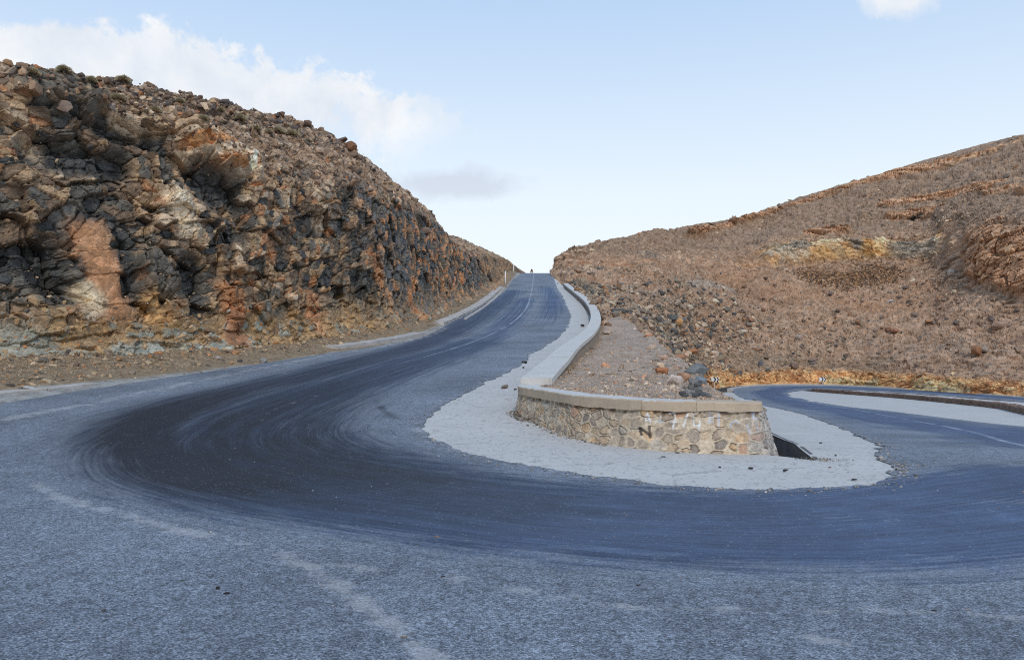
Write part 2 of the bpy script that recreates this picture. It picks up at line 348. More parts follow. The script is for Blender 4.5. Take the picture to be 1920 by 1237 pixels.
dust = np.maximum(dust, .34*np.exp(-(edge/.35)**2))
l1 = smooth_path([(1001, 513.5), (999, 530), (996, 550), (988, 575), (970, 597), (930, 622), (860, 650), (780, 674), (690, 697)])
l2 = smooth_path([(1400, 737), (1470, 746), (1560, 761), (1700, 786), (1820, 809), (1919, 834), (2050, 870)], gR)
line = np.minimum(segdist(XY, l1)[0], segdist(XY, l2)[0])
d, f = segdist(XY, [(24.8, 70), (33, 104)]); line = np.maximum(line, 0)
line = line+.07*sstep(38, 27, XY[:, 1])*(XY[:, 0] < 3); lmask = np.clip(line, 0, 1)
mask = np.stack([rub, dust, pol, lmask], 1)
flat = flat.copy(); flat[:, 2] += fbm(flat, .25, 3, 21)*.012
road = link('road', np_mesh('road', flat, grid_faces(*P.shape[:2]), extra=mask, uv=uv), M_asphalt); tag(road, kind='structure')

# ------------------------------------------------------------------ concrete apron round the inside of the hairpin
def strip(name, a, b, mat, n=400, m=12, dz=0, colf=None, noise=0, zf=None, kind='structure'):
    a, b = np.array(a, float), np.array(b, float); x = spread(a, n)
    PA, PB = catmull(a, x), catmull(b, x); t = np.linspace(0, 1, m)
    Q = PA[:, None]*(1-t)[None, :, None]+PB[:, None]*t[None, :, None]
    if zf is not None: Q[..., 2] = zf(Q, x)
    q = Q.reshape(-1, 3); q[:, 2] += dz
    if noise: q[:, 2] += noise*fbm(q, 1.1, 4, 31)
    col = colf(q, x, t) if colf else None
    o = link(name, np_mesh(name, q, grid_faces(n, m), col=col), mat); tag(o, kind=kind); return o, Q
WALLB = {3: (6.35, 118), 4: (6.6, 102), 5: (6.75, 82), 6: (6.25, 66), 7: (5.6, 56), 8: (4.4, 46), 9: (3.1, 37.5), 10: (1.9, 30), 11: (1.1, 24.5), 12: (.65, 20.7), 13: (.4, 18.3), 14: (.3, 17.5),
         15: (.65, 16.4), 16: (1.2, 14.9), 17: (1.7, 14.1), 18: (2.3, 13.5), 19: (3.2, 13.4), 20: (4.1, 13.1), 21: (4.62, 12.28), 22: (4.72, 12.6), 23: (5.2, 14.5), 24: (5.9, 17), 25: (6.93, 21.6),
         26: (8.6, 28), 27: (13, 45.4), 28: (19.5, 70.5), 29: (25.2, 97)}
ks = list(range(3, 30)); ap_in = [(*WALLB[k], 0) for k in ks]
ap_out = []
for k in ks:
    p, q = np.array(IN[k]), np.array(OUT[k]); d = (q-p)/np.linalg.norm(q-p); ap_out.append((*(p+d*.7), 0))
def ap_z(Q, x):
    k = x[:, None]+3; w = sstep(17.5, 19.5, k+0*Q[..., 1]); sh = Q.shape[:2]
    return zU(Q[..., 1].ravel()).reshape(sh)*(1-w)+zR(Q[..., 1].ravel()).reshape(sh)*w
def apron_mat():
    a = N('concrete_apron'); n1 = a.noise(.8, 5, .65); n2 = a.noise(9, 5, .72); n3 = a.noise(70, 2, .5)
    col = lin(200, 196, 190); c = a.mix(a.mapr(n1, .35, .65), tuple(col*.86), tuple(col))
    c = a.mix(a.mapr(a.noise(2.6, 6, .75), .55, .72, 0, .5), c, tuple(lin(176, 170, 164)))
    c = a.mix(a.mapr(n2, .5, .75, 0, .45), c, tuple(lin(150, 150, 155))); sp = a.voro(26); s2 = a.n('ShaderNodeSeparateColor'); a.l(sp.outputs['Color'], s2.inputs[0])
    c = a.mix(a.math('MULTIPLY', a.math('GREATER_THAN', s2.outputs[0], .93), .5), c, tuple(lin(105, 104, 108)))
    mp = a.n('ShaderNodeMapping'); a.l(a.geo(), mp.inputs[0]); mp.inputs['Rotation'].default_value = (0, 0, -.15); mp.inputs['Scale'].default_value = (.3, 7, 1)
    br = a.noise(2.0, 4, .6, mp.outputs[0]); c = a.mix(a.mapr(br, .35, .65, 0, .22), c, tuple(col*.72))
    ck = a.voro(.42, feature='DISTANCE_TO_EDGE'); wn = a.noise(4, 4, .7); ckm = a.mapr(a.math('ADD', ck.outputs[0], a.mapr(wn, .3, .7, -.03, .03)), .004, -.002); c = a.mix(a.math('MULTIPLY', ckm, .3), c, tuple(lin(96, 92, 90)))
    gd = a.mapr(a.noise(1.6, 6, .7), .56, .7); gv = a.voro(48); g2 = a.n('ShaderNodeSeparateColor'); a.l(gv.outputs['Color'], g2.inputs[0]); c = a.mix(a.math('MULTIPLY', gd, a.math('GREATER_THAN', g2.outputs[0], .55)), c, tuple(lin(140, 132, 126)))
    return a.fin(c, .85, a.bump(n3, .5, .006, a.bump(br, .5, .012)))
M_apron = apron_mat()
strip('concrete_apron', ap_in, ap_out, M_apron, 600, 26, -.012, noise=.008, zf=ap_z)

# apron, edge wall and gravel between the lower legs
B1 = [(37.5, 99, -4.4), (38.3, 86, -4.0), (38, 77, -3.68), (34.8, 58, -2.95), (30.3, 47.4, -2.42), (24.5, 35, -1.75), (20, 22, -1.1)]
A1 = [(37, 102.3, -4.42), (31.5, 91, -4.22), (27.4, 73, -3.6), (23.3, 55, -2.7), (19.9, 41, -1.85), (16.6, 28, -1.06), (16.2, 20, -.55)]
strip('lower_apron', [(x-.5, y, z) for x, y, z in A1], B1, M_apron, 200, 14, -.03, noise=.02)
def pale(q, x, t): return np.tile(lin(188, 184, 180), (len(q), 1))*(1+.12*fbm(q, .5, 4, 5))[:, None]
A2 = [(41.5, 104.4, -4.42), (47, 98.5, -4.46), (53, 86.5, -4.56), (59.5, 73, -4.8), (67, 58, -5.1), (74, 44, -5.35), (80, 33, -5.6)]
strip('lower_verge', B1, A2, M_earth, 160, 24, -.05, colf=pale, noise=.06)

# ------------------------------------------------------------------ left verge between the asphalt and the foot of the cliff
FOOT = np.array([(-34, -14), (-29, -2), (-24, 9), (-19.5, 17), (-15.4, 24.5), (-10.9, 34), (-9.2, 41), (-6.1, 54), (-4.4, 75), (-1.7, 97), (-.6, 118), (.2, 138), (1.5, 149), (2.3, 158), (3.4, 172), (5, 200)], float)
DEP = [9, 9, 9, 9, 8.5, 8, 7.5, 7, 6.5, 5.5, 5, 4.5, 2.6, 1.4, 1.2, 1.2]
EDGE = [(-13.6, -14), (-14, -2), (-13.8, 8), (-12.8, 15), (-11.6, 21.7), (-8.2, 35), (-6.2, 41.6), (-4.5, 54.5), (-2.8, 75), (-.8, 98), (.2, 117), (1.2, 138), (2.0, 149), (2.4, 158), (3, 172), (4, 200)]
def foot_z(p): return zU(p[:, 1])+.25+.35*sstep(34, 20, p[:, 1])
fz = foot_z(FOOT)
vb = [(x-1.2, y+.3, z+.15) for (x, y), z in zip(FOOT, fz)]; va = [(x+.5, y, float(zU(y))-.03) for x, y in EDGE]
def verge_col(q, x, t):
    return verge_c0(q, x, t)*np.array([1.05, 1.0, .88])
def verge_c0(q, x, t):
    T = np.tile(t, len(x)); n = fbm(q, .7, 5, 41); n2 = fbm(q, 4, 3, 43)
    a, b, c = lin(150, 152, 156), lin(140, 124, 106), lin(108, 95, 83)
    thr = np.interp(q[:, 1], [22, 30, 36, 48, 70], [.2, .07, .08, .2, .26]); w = sstep(thr-.03, thr+.07, T+.07*n)[:, None]; col = a*(1-w)+b*w
    w = np.clip(n2*1.2, 0, .8)[:, None]; return col*(1-w)+c*w
def verge_z(Q, x):
    t = np.linspace(0, 1, Q.shape[1])[None]; return Q[..., 2]*(1-t)+0*t+(Q[..., 2])*t+.16*sstep(.28, .6, t)*np.sin(t*3.1)*(fbm(Q.reshape(-1, 3), .45, 3, 44).reshape(Q.shape[:2])+.35)-.03*(1-sstep(.2, .5, t))
verge, VERGE = strip('road_verge', va, vb, M_earth, 520, 60, 0, colf=verge_col, noise=.03, zf=verge_z)

# ------------------------------------------------------------------ cliff on the left
RIDGE = np.array([(-3000, -350), (-1500, -150), (-700, 20), (-300, 80), (0, 117), (100, 128), (200, 148), (300, 165), (400, 185), (480, 203), (545, 215), (600, 240), (640, 265), (700, 312), (745, 348), (770, 390), (792, 424), (802, 432), (830, 437), (860, 447), (890, 461), (920, 473), (950, 489), (985, 510), (1010, 530)], float)
x = spread(FOOT, 1150, 1.0, 19); f2d = catmull(FOOT, x); dep = np.interp(x, np.arange(len(DEP)), DEP)
tg = np.gradient(f2d, axis=0); tg = np.stack([np.convolve(np.pad(tg[:, i], 40, 'edge'), np.ones(81)/81, 'valid') for i in (0, 1)], 1)
tg /= np.linalg.norm(tg, axis=1, keepdims=True); nin = np.stack([-tg[:, 1], tg[:, 0]], 1)
r2d = f2d+nin*dep[:, None]
ru = UC+F*r2d[:, 0]/np.maximum(r2d[:, 1], 4); rv = np.interp(ru, RIDGE[:, 0], RIDGE[:, 1])+np.interp(ru, [-400, 0, 600, 760, 800], [14, 11, 7, 4, 2])
rz = EYE+(VH-rv)/F*np.maximum(r2d[:, 1], 4); rz = np.where(r2d[:, 1] < 14, 13.5, rz)
rz = np.convolve(np.pad(rz, 6, 'edge'), np.ones(13)/13, 'valid')
fzz = foot_z(f2d)-.25
prof = np.array([(0, 0), (.13, .08), (.20, .24), (.27, .46), (.34, .68), (.45, .82), (.72, .93), (1, 1), (1.5, 1.03), (2.6, .98), (5, .7)])
NV = 520
tv = np.concatenate([np.linspace(0, 7, NV-34), np.linspace(7, 10, 35)[1:]])
prof2 = np.array([(0, 0), (.12, .08), (.18, .22), (.24, .40), (.30, .57), (.40, .70), (.70, .87), (1, 1), (1.5, 1.03), (2.6, .98), (5, .7)])
prof1 = np.array([(0, 0), (.13, .08), (.20, .25), (.28, .48), (.36, .74), (.48, .88), (.72, .95), (1, 1), (1.5, 1.03), (2.6, .98), (5, .7)])
sg1, sg2 = pchip(np.arange(11), prof1, tv), pchip(np.arange(11), prof2, tv); pw_ = sstep(27, 42, f2d[:, 1])[:, None]
H, W = sg1[None, :, 0]*(1-pw_)+sg2[None, :, 0]*pw_, sg1[None, :, 1]*(1-pw_)+sg2[None, :, 1]*pw_
P = np.zeros((len(x), NV, 3))
P[..., :2] = f2d[:, None]+nin[:, None]*dep[:, None, None]*H[:, :, None]
P[..., 2] = fzz[:, None]+(rz-fzz)[:, None]*W
a = np.concatenate([[0], np.cumsum(np.linalg.norm(np.diff(f2d, axis=0), axis=1))])[:, None]+0*H
b = np.concatenate([np.zeros((len(x), 1)), np.cumsum(np.linalg.norm(np.diff(P, axis=1), axis=2), axis=1)], 1)
Nn = grid_normals(P)
if Nn[len(x)//2, 150] @ np.array([1, -.3, .3]) < 0: Nn = -Nn
CB = P.copy(); pa, pb = a.ravel(), b.ravel(); q = P.reshape(-1, 3); TV = np.tile(tv, len(x))
proj_u = lambda q: UC+F*q[:, 0]/np.maximum(q[:, 1], 1); proj_v = lambda q: VH-F*(q[:, 2]-EYE)/np.maximum(q[:, 1], 1)
def finder(Q):
    q = Q.reshape(-1, 3); uu, vv = proj_u(q), proj_v(q)
    def at(u, v):
        d = (uu-u)**2+(vv-v)**2; near = np.where(d < d.min()+9)[0]; return q[near[np.argmin(q[near, 1])]]
    return at
at_cliff = finder(CB)
face = sstep(.7, 1.8, TV)*(1-sstep(4.3, 5.3, TV)); toe = 1-sstep(.7, 1.6, TV); top = sstep(4.5, 5.5, TV)
nz = fbm(q, .22, 3, 51); nz2 = fbm(q, .7, 4, 52)
east = sstep(43, 54, q[:, 1]+3*nz)                      # beyond this the beds stand steeply and the rock is dark
esw = (east+.35*nz+.2*nz2 > .5).astype(float); ang = np.radians(-9)*(1-esw)+np.radians(-58)*esw
wa = pa+.22*nz2; wb = pb+.22*fbm(q, .5, 3, 53)
ra = wa*np.cos(ang)-wb*np.sin(ang); rb = wa*np.sin(ang)+wb*np.cos(ang)
D = np.zeros(len(q))
h0, g0, c01, c02, c03 = facets(ra/3.2, rb/2.2, 61, .55, .9)
h1, g1, c11, c12, c13 = facets(ra/1.5, rb/.95, 62, .6, .8)
h2, g2, c21, c22, c23 = facets(ra/.62, rb/.38, 63, .7, .6)
h3, g3, c31, c32, c33 = facets(wa/.35, wb/.28, 64, 1.2)
big = np.interp(q[:, 1], [20, 60, 100, 150], [1, .95, .6, .3])
D += face*big*(.66*h0+.58*h1+.20*h2)+ .05*h3*face
D -= face*(.14*sstep(.08, .0, g1)+.07*sstep(.12, 0, g2)+.15*sstep(.05, 0, g0)*big)
bed = rb/1.25+c01*.7; saw = bed-np.floor(bed); D += face*big*(1-esw)*.46*(saw-.5)*(.4+.6*c02)
D += toe*(.22*h2+.30*h1+.16*nz2)
D += top*(.24*h2+.34*h1*sstep(-.1, .4, nz+.3)+.25*nz2+.10*h3)
# ledges and hollows seen in the photograph, each at its place on the rock
def blob(u, v, ra_, rz_, p=2):
    c = at_cliff(u, v); r = (((q[:, 1]-c[1])**2+(q[:, 0]-c[0])**2)/ra_**2+((q[:, 2]-c[2])/rz_)**2); return np.exp(-r**p)
def rockband(uv, r):
    pts = np.array([at_cliff(*k) for k in uv]); d, _ = segdist(q, pts); return np.exp(-(d/r)**4)
jit = 1+.35*fbm(q, 1.2, 3, 91)
ledge = rockband([(365, 262), (410, 285), (455, 310)], .95*jit); D += .95*ledge
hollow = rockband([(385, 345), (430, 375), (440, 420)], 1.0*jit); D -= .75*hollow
block = rockband([(45, 170), (110, 178), (160, 190)], .75*jit); D += .75*block
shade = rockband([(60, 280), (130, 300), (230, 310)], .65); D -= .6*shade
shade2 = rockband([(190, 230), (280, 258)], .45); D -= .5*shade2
panel = rockband([(170, 445), (185, 500), (205, 560)], .85*jit); D = D*(1-.9*panel)+.22*panel
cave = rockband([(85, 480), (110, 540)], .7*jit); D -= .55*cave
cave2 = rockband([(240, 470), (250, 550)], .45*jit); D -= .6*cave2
knob = rockband([(290, 490), (310, 520)], .75*jit); D += .5*knob
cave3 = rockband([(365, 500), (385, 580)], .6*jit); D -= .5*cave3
panel2 = rockband([(432, 540), (440, 595)], .5*jit); D += .45*panel2
cream = rockband([(330, 375), (350, 420)], .6*jit); D += .3*cream
# colours of the rock, with shade painted into hollows and light on one ledge end
slate, slate2, blueg = lin(86, 86, 87), lin(116, 111, 106), lin(106, 110, 118)
brown, tan, orange, rust, creamc, ochre, greyt = lin(136, 116, 100), lin(180, 154, 128), lin(188, 140, 106), lin(156, 114, 90), lin(214, 192, 170), lin(184, 148, 106), lin(146, 140, 134)
def pick(r, table):
    out = np.zeros((len(r), 3)); e = 0
    for wgt, c in table: out[(r >= e) & (r <= e+wgt+1e-6)] = c; e += wgt
    return out
west_c = pick(c11*.6+c21*.4+.22*nz-.02, [(.24, slate), (.18, slate2), (.19, brown), (.17, tan), (.04, orange), (.09, creamc), (1, greyt*.95)])
west_c = np.where((c22 < .22)[:, None], pick(c23, [(.35, slate), (.25, slate2), (.2, brown), (.1, tan), (1, orange)]), west_c)
east_c = pick(c11*.5+c21*.5+.22*nz, [(.36, slate*.85), (.16, blueg*.9), (.16, slate2), (.10, orange), (.08, brown), (.06, rust), (1, tan)])
col = west_c*(1-east[:, None])+east_c*east[:, None]
far = sstep(88, 104, q[:, 1]+4*nz)[:, None]; col = col*(1-far)+far*pick(c11*.4+c21*.6+.3*nz, [(.34, slate2), (.26, brown), (.2, tan*.9), (1, orange*.8)])
topc = pick(c21*.6+c31*.4+.25*nz2, [(.30, lin(92, 78, 70)), (.28, lin(122, 102, 88)), (.16, lin(150, 122, 100)), (.12, lin(176, 150, 128)), (1, lin(104, 96, 92))])
lowband = (top*(1-sstep(5.3, 6.3, TV+.6*nz)))[:, None]
topc = topc*1.22; topc = topc*.72+.28*topc.mean(1, keepdims=True); topc = topc*(1-lowband*.6)+lowband*.6*pick(c31, [(.4, lin(172, 144, 118)), (.3, lin(148, 118, 94)), (.2, lin(196, 172, 150)), (1, lin(120, 104, 94))])
toec = pick(c21*.5+c31*.3+.3*nz+.1, [(.22, lin(146, 120, 92)), (.24, lin(176, 146, 110)), (.2, lin(160, 134, 106)), (.14, lin(150, 150, 142)), (.1, lin(122, 100, 80)), (1, lin(190, 168, 138))])
toe_w = (1-sstep(1.0, 2.0, TV+.5*nz2))[:, None]*(1-.75*east[:, None])
tw = np.clip(top+.5*nz2*top*(1-top)*4, 0, 1)[:, None]
col = col*(1-tw)+topc*tw; col = col*(1-toe_w)+toec*toe_w
def paint(m, c, k=1.0):
    global col
    m = np.clip(m*k, 0, 1)[:, None]; col = col*(1-m)+c*m
band = (np.sin(rb*5.5+1.5*nz2) > .2)[:, None]
ledge_p = rockband([(358, 258), (400, 280), (440, 305), (455, 315)], 1.05); paint(ledge_p, np.where(band, lin(204, 150, 106), lin(224, 204, 182))); paint(hollow, slate); paint(shade, slate*.9); paint(shade2, slate); paint(cave, slate*.9); paint(cave2, slate); paint(cave3, slate)  # hollows, caves and shade bands get their shade as dark slate colour
paint(block, slate2*.9, .85); paint(panel, orange*1.0+.10*np.clip(fbm(q, 2.4, 3, 71), 0, 1)[:, None]); paint(panel2, orange); paint(rockband([(328, 372), (340, 395), (350, 425)], .62), lin(228, 212, 194), 1.1); paint(knob, np.where((nz2 > .1)[:, None], blueg, slate2))
for uv_, r_, c_ in (([(25, 225), (70, 275)], .35, creamc*.8), ([(290, 235), (345, 240)], .4, tan), ([(215, 220), (260, 235)], .35, creamc*.85), ([(335, 300), (355, 350)], .3, tan), ([(455, 285), (455, 320)], .22, lin(226, 216, 206)), ([(435, 395), (450, 420)], .3, tan*.8),  # near-white patch paints sunlight on the ledge's right end
                   ([(160, 545), (175, 565)], .4, lin(206, 190, 166)), ([(285, 570), (295, 595)], .45, ochre), ([(590, 350), (605, 420)], .5, creamc*.85), ([(528, 375), (535, 390)], .4, creamc*.8), ([(505, 450), (515, 470)], .5, orange), ([(590, 560), (600, 610)], .5, orange), ([(440, 600), (445, 640)], .5, rust),
                   ([(770, 560), (800, 600)], .8, orange*.85), ([(700, 480), (715, 520)], .6, orange*.8), ([(20, 640), (90, 650), (140, 700)], .6, lin(150, 150, 142)), ([(50, 690), (120, 700)], .5, lin(150, 112, 84)), ([(230, 660), (420, 655)], .35, lin(156, 160, 156))):
    paint(rockband(uv_, r_*jit*1.12), np.minimum(c_*1.15, .85), .95)
streak = fbm(np.stack([pa*2.2, pa*0, pb*.35], 1), 1.0, 4, 77)
paint(np.clip(streak-.25, 0, .6)*face*(1-panel), slate*.8, 1.2)
D += .03*fbm(q, 3.0, 3, 78)*(1-top*.3)
endfade = (1-.6*sstep(140, 160, q[:, 1]))
JD = np.stack([-q[:, 0], -np.maximum(q[:, 1], 18), np.zeros(len(q))], 1); JD /= np.linalg.norm(JD, axis=1, keepdims=True)
JD = Nn.reshape(-1, 3)+JD*(.85*face)[:, None]; JD /= np.linalg.norm(JD, axis=1, keepdims=True)      # blocks part along joints that run across the face
CP = (q+JD*(D*endfade)[:, None])
cliff = link('cliff', np_mesh('cliff', CP, grid_faces(len(x), NV), col=np.clip(col*np.array([1.05, 1.01, .90]), .01, .8)), M_cliff, None, False); tag(cliff, kind='structure')
CLIFF = CP.reshape(len(x), NV, 3); CLIFF_TV = tv

# ------------------------------------------------------------------ hill on the right: columns of a survey, from the roadside cut to the crest
COLS = [(1034, [(550, 108), (542, 112), (526, 124), (515, 136), (512, 140), (511, 142), (510.5, 144), (532, 172)]),
        (1044, [(550, 105), (540, 110), (525, 122), (512, 135), (486, 141), (483, 143), (481, 145), (520, 175)]),
        (1060, [(555, 98), (542, 104), (525, 120), (508, 133), (476, 140), (473, 144), (470, 148), (500, 180)]),
        (1100, [(600, 72), (565, 78), (535, 105), (507, 132), (479, 142), (467, 150), (459, 158), (490, 190)]),
        (1135, [(660, 45), (606, 56), (545, 100), (504, 133), (483, 142), (464, 154), (452, 166), (480, 200)]),
        (1200, [(704, 50), (640, 62), (560, 103), (499, 137), (481, 144), (459, 156), (441, 172), (470, 205)]),
        (1250, [(728, 62), (668, 72), (577, 108), (496, 142), (479, 150), (455, 161), (432, 179), (460, 210)]),
        (1300, [(736, 90), (696, 96), (592, 120), (493, 148), (475, 156), (446, 170), (423, 186), (450, 218)]),
        (1350, [(727, 108), (692, 112), (602, 128), (490, 152), (470, 160), (438, 176), (415, 191), (442, 222)]),
        (1400, [(722.5, 113.4), (697, 115), (602, 133), (489, 155), (463, 161), (433, 178), (405, 193), (435, 225)]),
        (1500, [(721.5, 114.4), (693, 116.5), (596, 135), (488, 157), (450, 161), (412, 180), (372, 198), (400, 230)]),
        (1600, [(723.5, 112.8), (697, 114.5), (602, 132), (488, 154), (447, 158), (400, 176), (341, 200), (370, 235)]),
        (1750, [(733, 100.4), (705, 102), (603, 124), (493, 147), (441, 151), (371, 172), (296, 200), (325, 235)]),
        (1850, [(740, 94.4), (711, 96), (622, 112), (540, 126), (427, 131), (351, 160), (269, 195), (300, 230)]),
        (1920, [(746, 90.3), (716, 92), (642, 105), (562, 118), (421, 123), (336, 155), (252, 190), (280, 225)]),
        (2100, [(768, 78.3), (738, 80), (660, 94), (560, 112), (400, 118), (310, 150), (225, 185), (255, 220)]),
        (2400, [(800, 66.3), (765, 68), (670, 84), (540, 104), (370, 110), (280, 140), (190, 175), (220, 210)]),
        (3000, [(860, 50), (815, 52), (690, 70), (530, 92), (360, 98), (270, 130), (180, 165), (210, 200)]),
        (4200, [(960, 36), (900, 38), (720, 58), (530, 80), (350, 86), (260, 120), (170, 155), (200, 190)])]
cu = np.array([c[0] for c in COLS], float)
G = np.array([[pt(c[0], v, Y) for v, Y in c[1]] for c in COLS])            # columns x levels x 3
uq = np.concatenate([np.linspace(1034, 1935, 800), np.linspace(1935, 4200, 90)[1:]])
lev = np.concatenate([np.linspace(0, 1, 46), np.linspace(1, 3, 190)[1:], np.linspace(3, 4, 76)[1:], np.linspace(4, 6, 150)[1:], np.linspace(6, 7, 20)[1:]])
T1 = pchip(cu, G.reshape(len(cu), -1), uq).reshape(len(uq), 8, 3)
P = pchip(np.arange(8), T1.transpose(1, 0, 2).reshape(8, -1), lev).reshape(len(lev), len(uq), 3).transpose(1, 0, 2)
HB = P.copy(); at_hill = finder(HB); q = P.reshape(-1, 3); LV = np.tile(lev, len(uq))
Nn = grid_normals(P); Nn = np.where(Nn[..., 2:3] < 0, -Nn, Nn).reshape(-1, 3)
nz = fbm(q, .045, 4, 81); nz2 = fbm(q, .16, 4, 82); nz3 = fbm(q, .6, 4, 83)
edge = sstep(0, .25, LV); crown = 1-.75*sstep(5.6, 6, LV)
horiz = q[:, 0]*.8+q[:, 1]*.6
f1_, g1_, s1, s2_, s3 = facets(q[:, 0]/.95, q[:, 2]/.5+q[:, 1]/1.5, 84, 1.0)
f2_, g2_, s4, s5, s6 = facets(q[:, 0]/.5, q[:, 2]/.26+q[:, 1]/.8, 85, 1.0)
f3_, g3_, o1, o2, o3 = facets((horiz+.5*nz3)/2.1, (q[:, 2]+.8*nz3)/5.5, 86, .6)
f4_, g4_, o4, o5, o6 = facets((horiz+.3*nz3)/.9, (q[:, 2]+.3*nz3)/1.5, 87, 1.0)
def hzone(uv, r, sharp=4):
    pts = np.array([at_hill(*k) for k in uv]); d, _ = segdist(q, pts); return np.exp(-(d/(r*(1+.3*nz2)))**sharp)
crop = np.zeros(len(q))
crop = np.maximum(crop, sstep(3.0, 3.2, LV)*(1-sstep(3.9, 4.25, LV+.5*nz2))*sstep(1790, 1850, proj_u(q)+60*nz2))   # the tall orange crag
yel = hzone([(1450, 474), (1505, 468), (1580, 464), (1660, 462), (1750, 460)], 2.5)
crop = np.maximum(crop, yel)
led = np.zeros(len(q))
for uv_, r_ in (([(1300, 430), (1380, 412), (1450, 393), (1520, 373), (1555, 357)], .9), ([(1770, 306), (1840, 284), (1905, 264)], .9), ([(1555, 356), (1600, 343), (1640, 333)], 1.5), ([(1640, 333), (1700, 318), (1770, 306)], 2.0), ([(1670, 382), (1760, 366), (1880, 346)], 1.8), ([(1690, 402), (1740, 398)], 2.4), ([(1780, 372), (1919, 356)], 1.1), ([(1530, 434), (1570, 428)], 1.6)):
    led = np.maximum(led, hzone(uv_, r_*1.6, 8))
crop = np.maximum(crop, led*.95)
cut = (1-sstep(.85, 1.15, LV+.15*nz2))*sstep(1290, 1340, proj_u(q))
ter = (q[:, 2]-.10*q[:, 0])/3.2+1.3*nz2; ter -= np.floor(ter)
D = edge*crown*(1.3*nz2*(1-crop)*sstep(.6, 2, LV)+.4*nz3+.46*f1_+.26*f2_-1.5*(1-sstep(0, .22, np.abs(fbm(np.stack([horiz*.10+.8*nz2, 0*nz, q[:, 2]*.02], 1), 1.0, 3, 89))))*sstep(.8, 2, LV)*(1-crop)*.5+1.6*nz*sstep(.8, 2, LV)*(1-sstep(5, 6, LV))*(1-crop)+.7*(ter-.5)*sstep(3.8, 4.6, LV)*np.clip(nz*1.5+.5, 0, 1))
D += 1.0*yel*(voro2((horiz+.5*nz3)/1.2, (q[:, 2]+.5*nz3)/.95, 88)[4]+.6*o1)
D += crop*(1-.8*np.clip(yel, 0, 1))*(1.3*f3_+.6*f4_-.9*sstep(.10, 0, g3_)-.4*sstep(.12, 0, g4_)+.9)*crown
D += cut*edge*(.25*f4_+.1*f2_)
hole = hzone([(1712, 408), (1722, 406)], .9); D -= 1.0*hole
base = pick(s1*.35+s4*.35+.35*nz2+.15, [(.22, lin(112, 90, 76)), (.26, lin(134, 110, 94)), (.22, lin(150, 126, 110)), (.16, lin(124, 108, 98)), (1, lin(168, 146, 128))])
col = base*1.15
def paint(m, c, k=1.0):
    global col
    m = np.clip(m*k, 0, 1)[:, None]; col = col*(1-m)+c*m
up = sstep(4, 4.4, LV)
paint(up, pick(s4*.6+.4*s1, [(.3, lin(108, 92, 82)), (.3, lin(128, 110, 98)), (.25, lin(142, 122, 108)), (1, lin(118, 102, 94))]), .75)
dkor, lior = lin(164, 128, 104), lin(194, 160, 132)
paint(crop*(1-yel), np.where((o4 > .45)[:, None], lin(182, 146, 120), np.where((o5 > .4)[:, None], dkor, lior)), .95)
fy, gy, y1, y2, y3 = facets((horiz+.5*nz3)/1.2, (q[:, 2]+.5*nz3)/.95, 88, 1.0)
paint(yel, pick(y1, [(.12, lin(104, 97, 92)), (.24, lin(196, 164, 126)), (.22, lin(212, 194, 170)), (.2, lin(192, 152, 108)), (1, lin(158, 145, 132))]), 1.2)
yv = (1+.5*(y2-.5))[:, None]
for uv_, r_, c_, k in (([(1460, 472), (1505, 468)], 2.0, lin(176, 168, 158), .8), ([(1490, 458), (1512, 452)], 1.2, lin(112, 108, 106), .7), ([(1535, 472), (1580, 474)], 1.9, lin(200, 168, 124), .7), ([(1530, 460), (1570, 452)], 1.0, lin(218, 204, 182), .7), ([(1602, 455), (1610, 464)], 1.3, lin(112, 108, 106), .9), ([(1628, 468), (1665, 470)], 1.8, lin(206, 168, 114), .75), ([(1645, 455), (1662, 456)], .9, lin(222, 204, 176), .8), ([(1680, 466), (1700, 466)], 2.2, lin(136, 130, 126), .85), ([(1712, 445), (1750, 448)], 1.1, lin(206, 184, 160), .7), ([(1725, 462), (1750, 462)], 1.6, lin(146, 138, 132), .8)):
    paint(hzone(uv_, r_, 4)*np.clip(yel*1.6, 0, 1), c_*yv, k)
crag = sstep(.045, 0, np.minimum(g3_*1.0, g4_*1.6)); paint(crag*crop, lin(110, 84, 68), .6)
for uv_, r_, c_, k in (([(1100, 497), (1165, 496)], 1.6, lin(166, 124, 98), .7), ([(1215, 492), (1235, 495)], 1.5, lin(166, 128, 102), .6), ([(1330, 512), (1420, 508)], 2.2, lin(162, 130, 106), .45), ([(1395, 488), (1430, 490)], 1.4, lin(170, 136, 108), .6), ([(1480, 545), (1600, 560), (1680, 572)], 4.5, lin(156, 122, 98), .5), ([(1300, 532), (1380, 531)], 1.3, lin(150, 142, 138), .8),
                       ([(1535, 510), (1600, 515), (1660, 508)], 3.2, lin(120, 92, 72), .5), ([(1160, 560), (1240, 600), (1290, 650)], 3.6, lin(104, 96, 88), .45), ([(1380, 668), (1500, 672), (1640, 680)], 3.0, lin(116, 104, 92), .5), ([(1690, 520), (1770, 540)], 3.5, lin(150, 120, 100), .5), ([(1210, 478), (1225, 490)], 1.5, lin(120, 116, 114), .6)):
    paint(hzone(uv_, r_, 2), c_*(1+.2*nz3[:, None]), k)
cc = pick(o4*.4+o1*.3+.3*nz3+.15, [(.34, lin(184, 138, 98)), (.25, lin(200, 162, 120)), (.16, lin(162, 118, 84)), (1, lin(210, 186, 152))])
green = hzone([(1555, 712), (1600, 716), (1640, 719)], 1.0)+hzone([(1345, 705), (1355, 722)], 1.0)+hzone([(1720, 722), (1790, 728)], 1.1)
paint(cut, cc); paint(green*cut, lin(196, 184, 150), .8); paint(hole, lin(60, 54, 50))
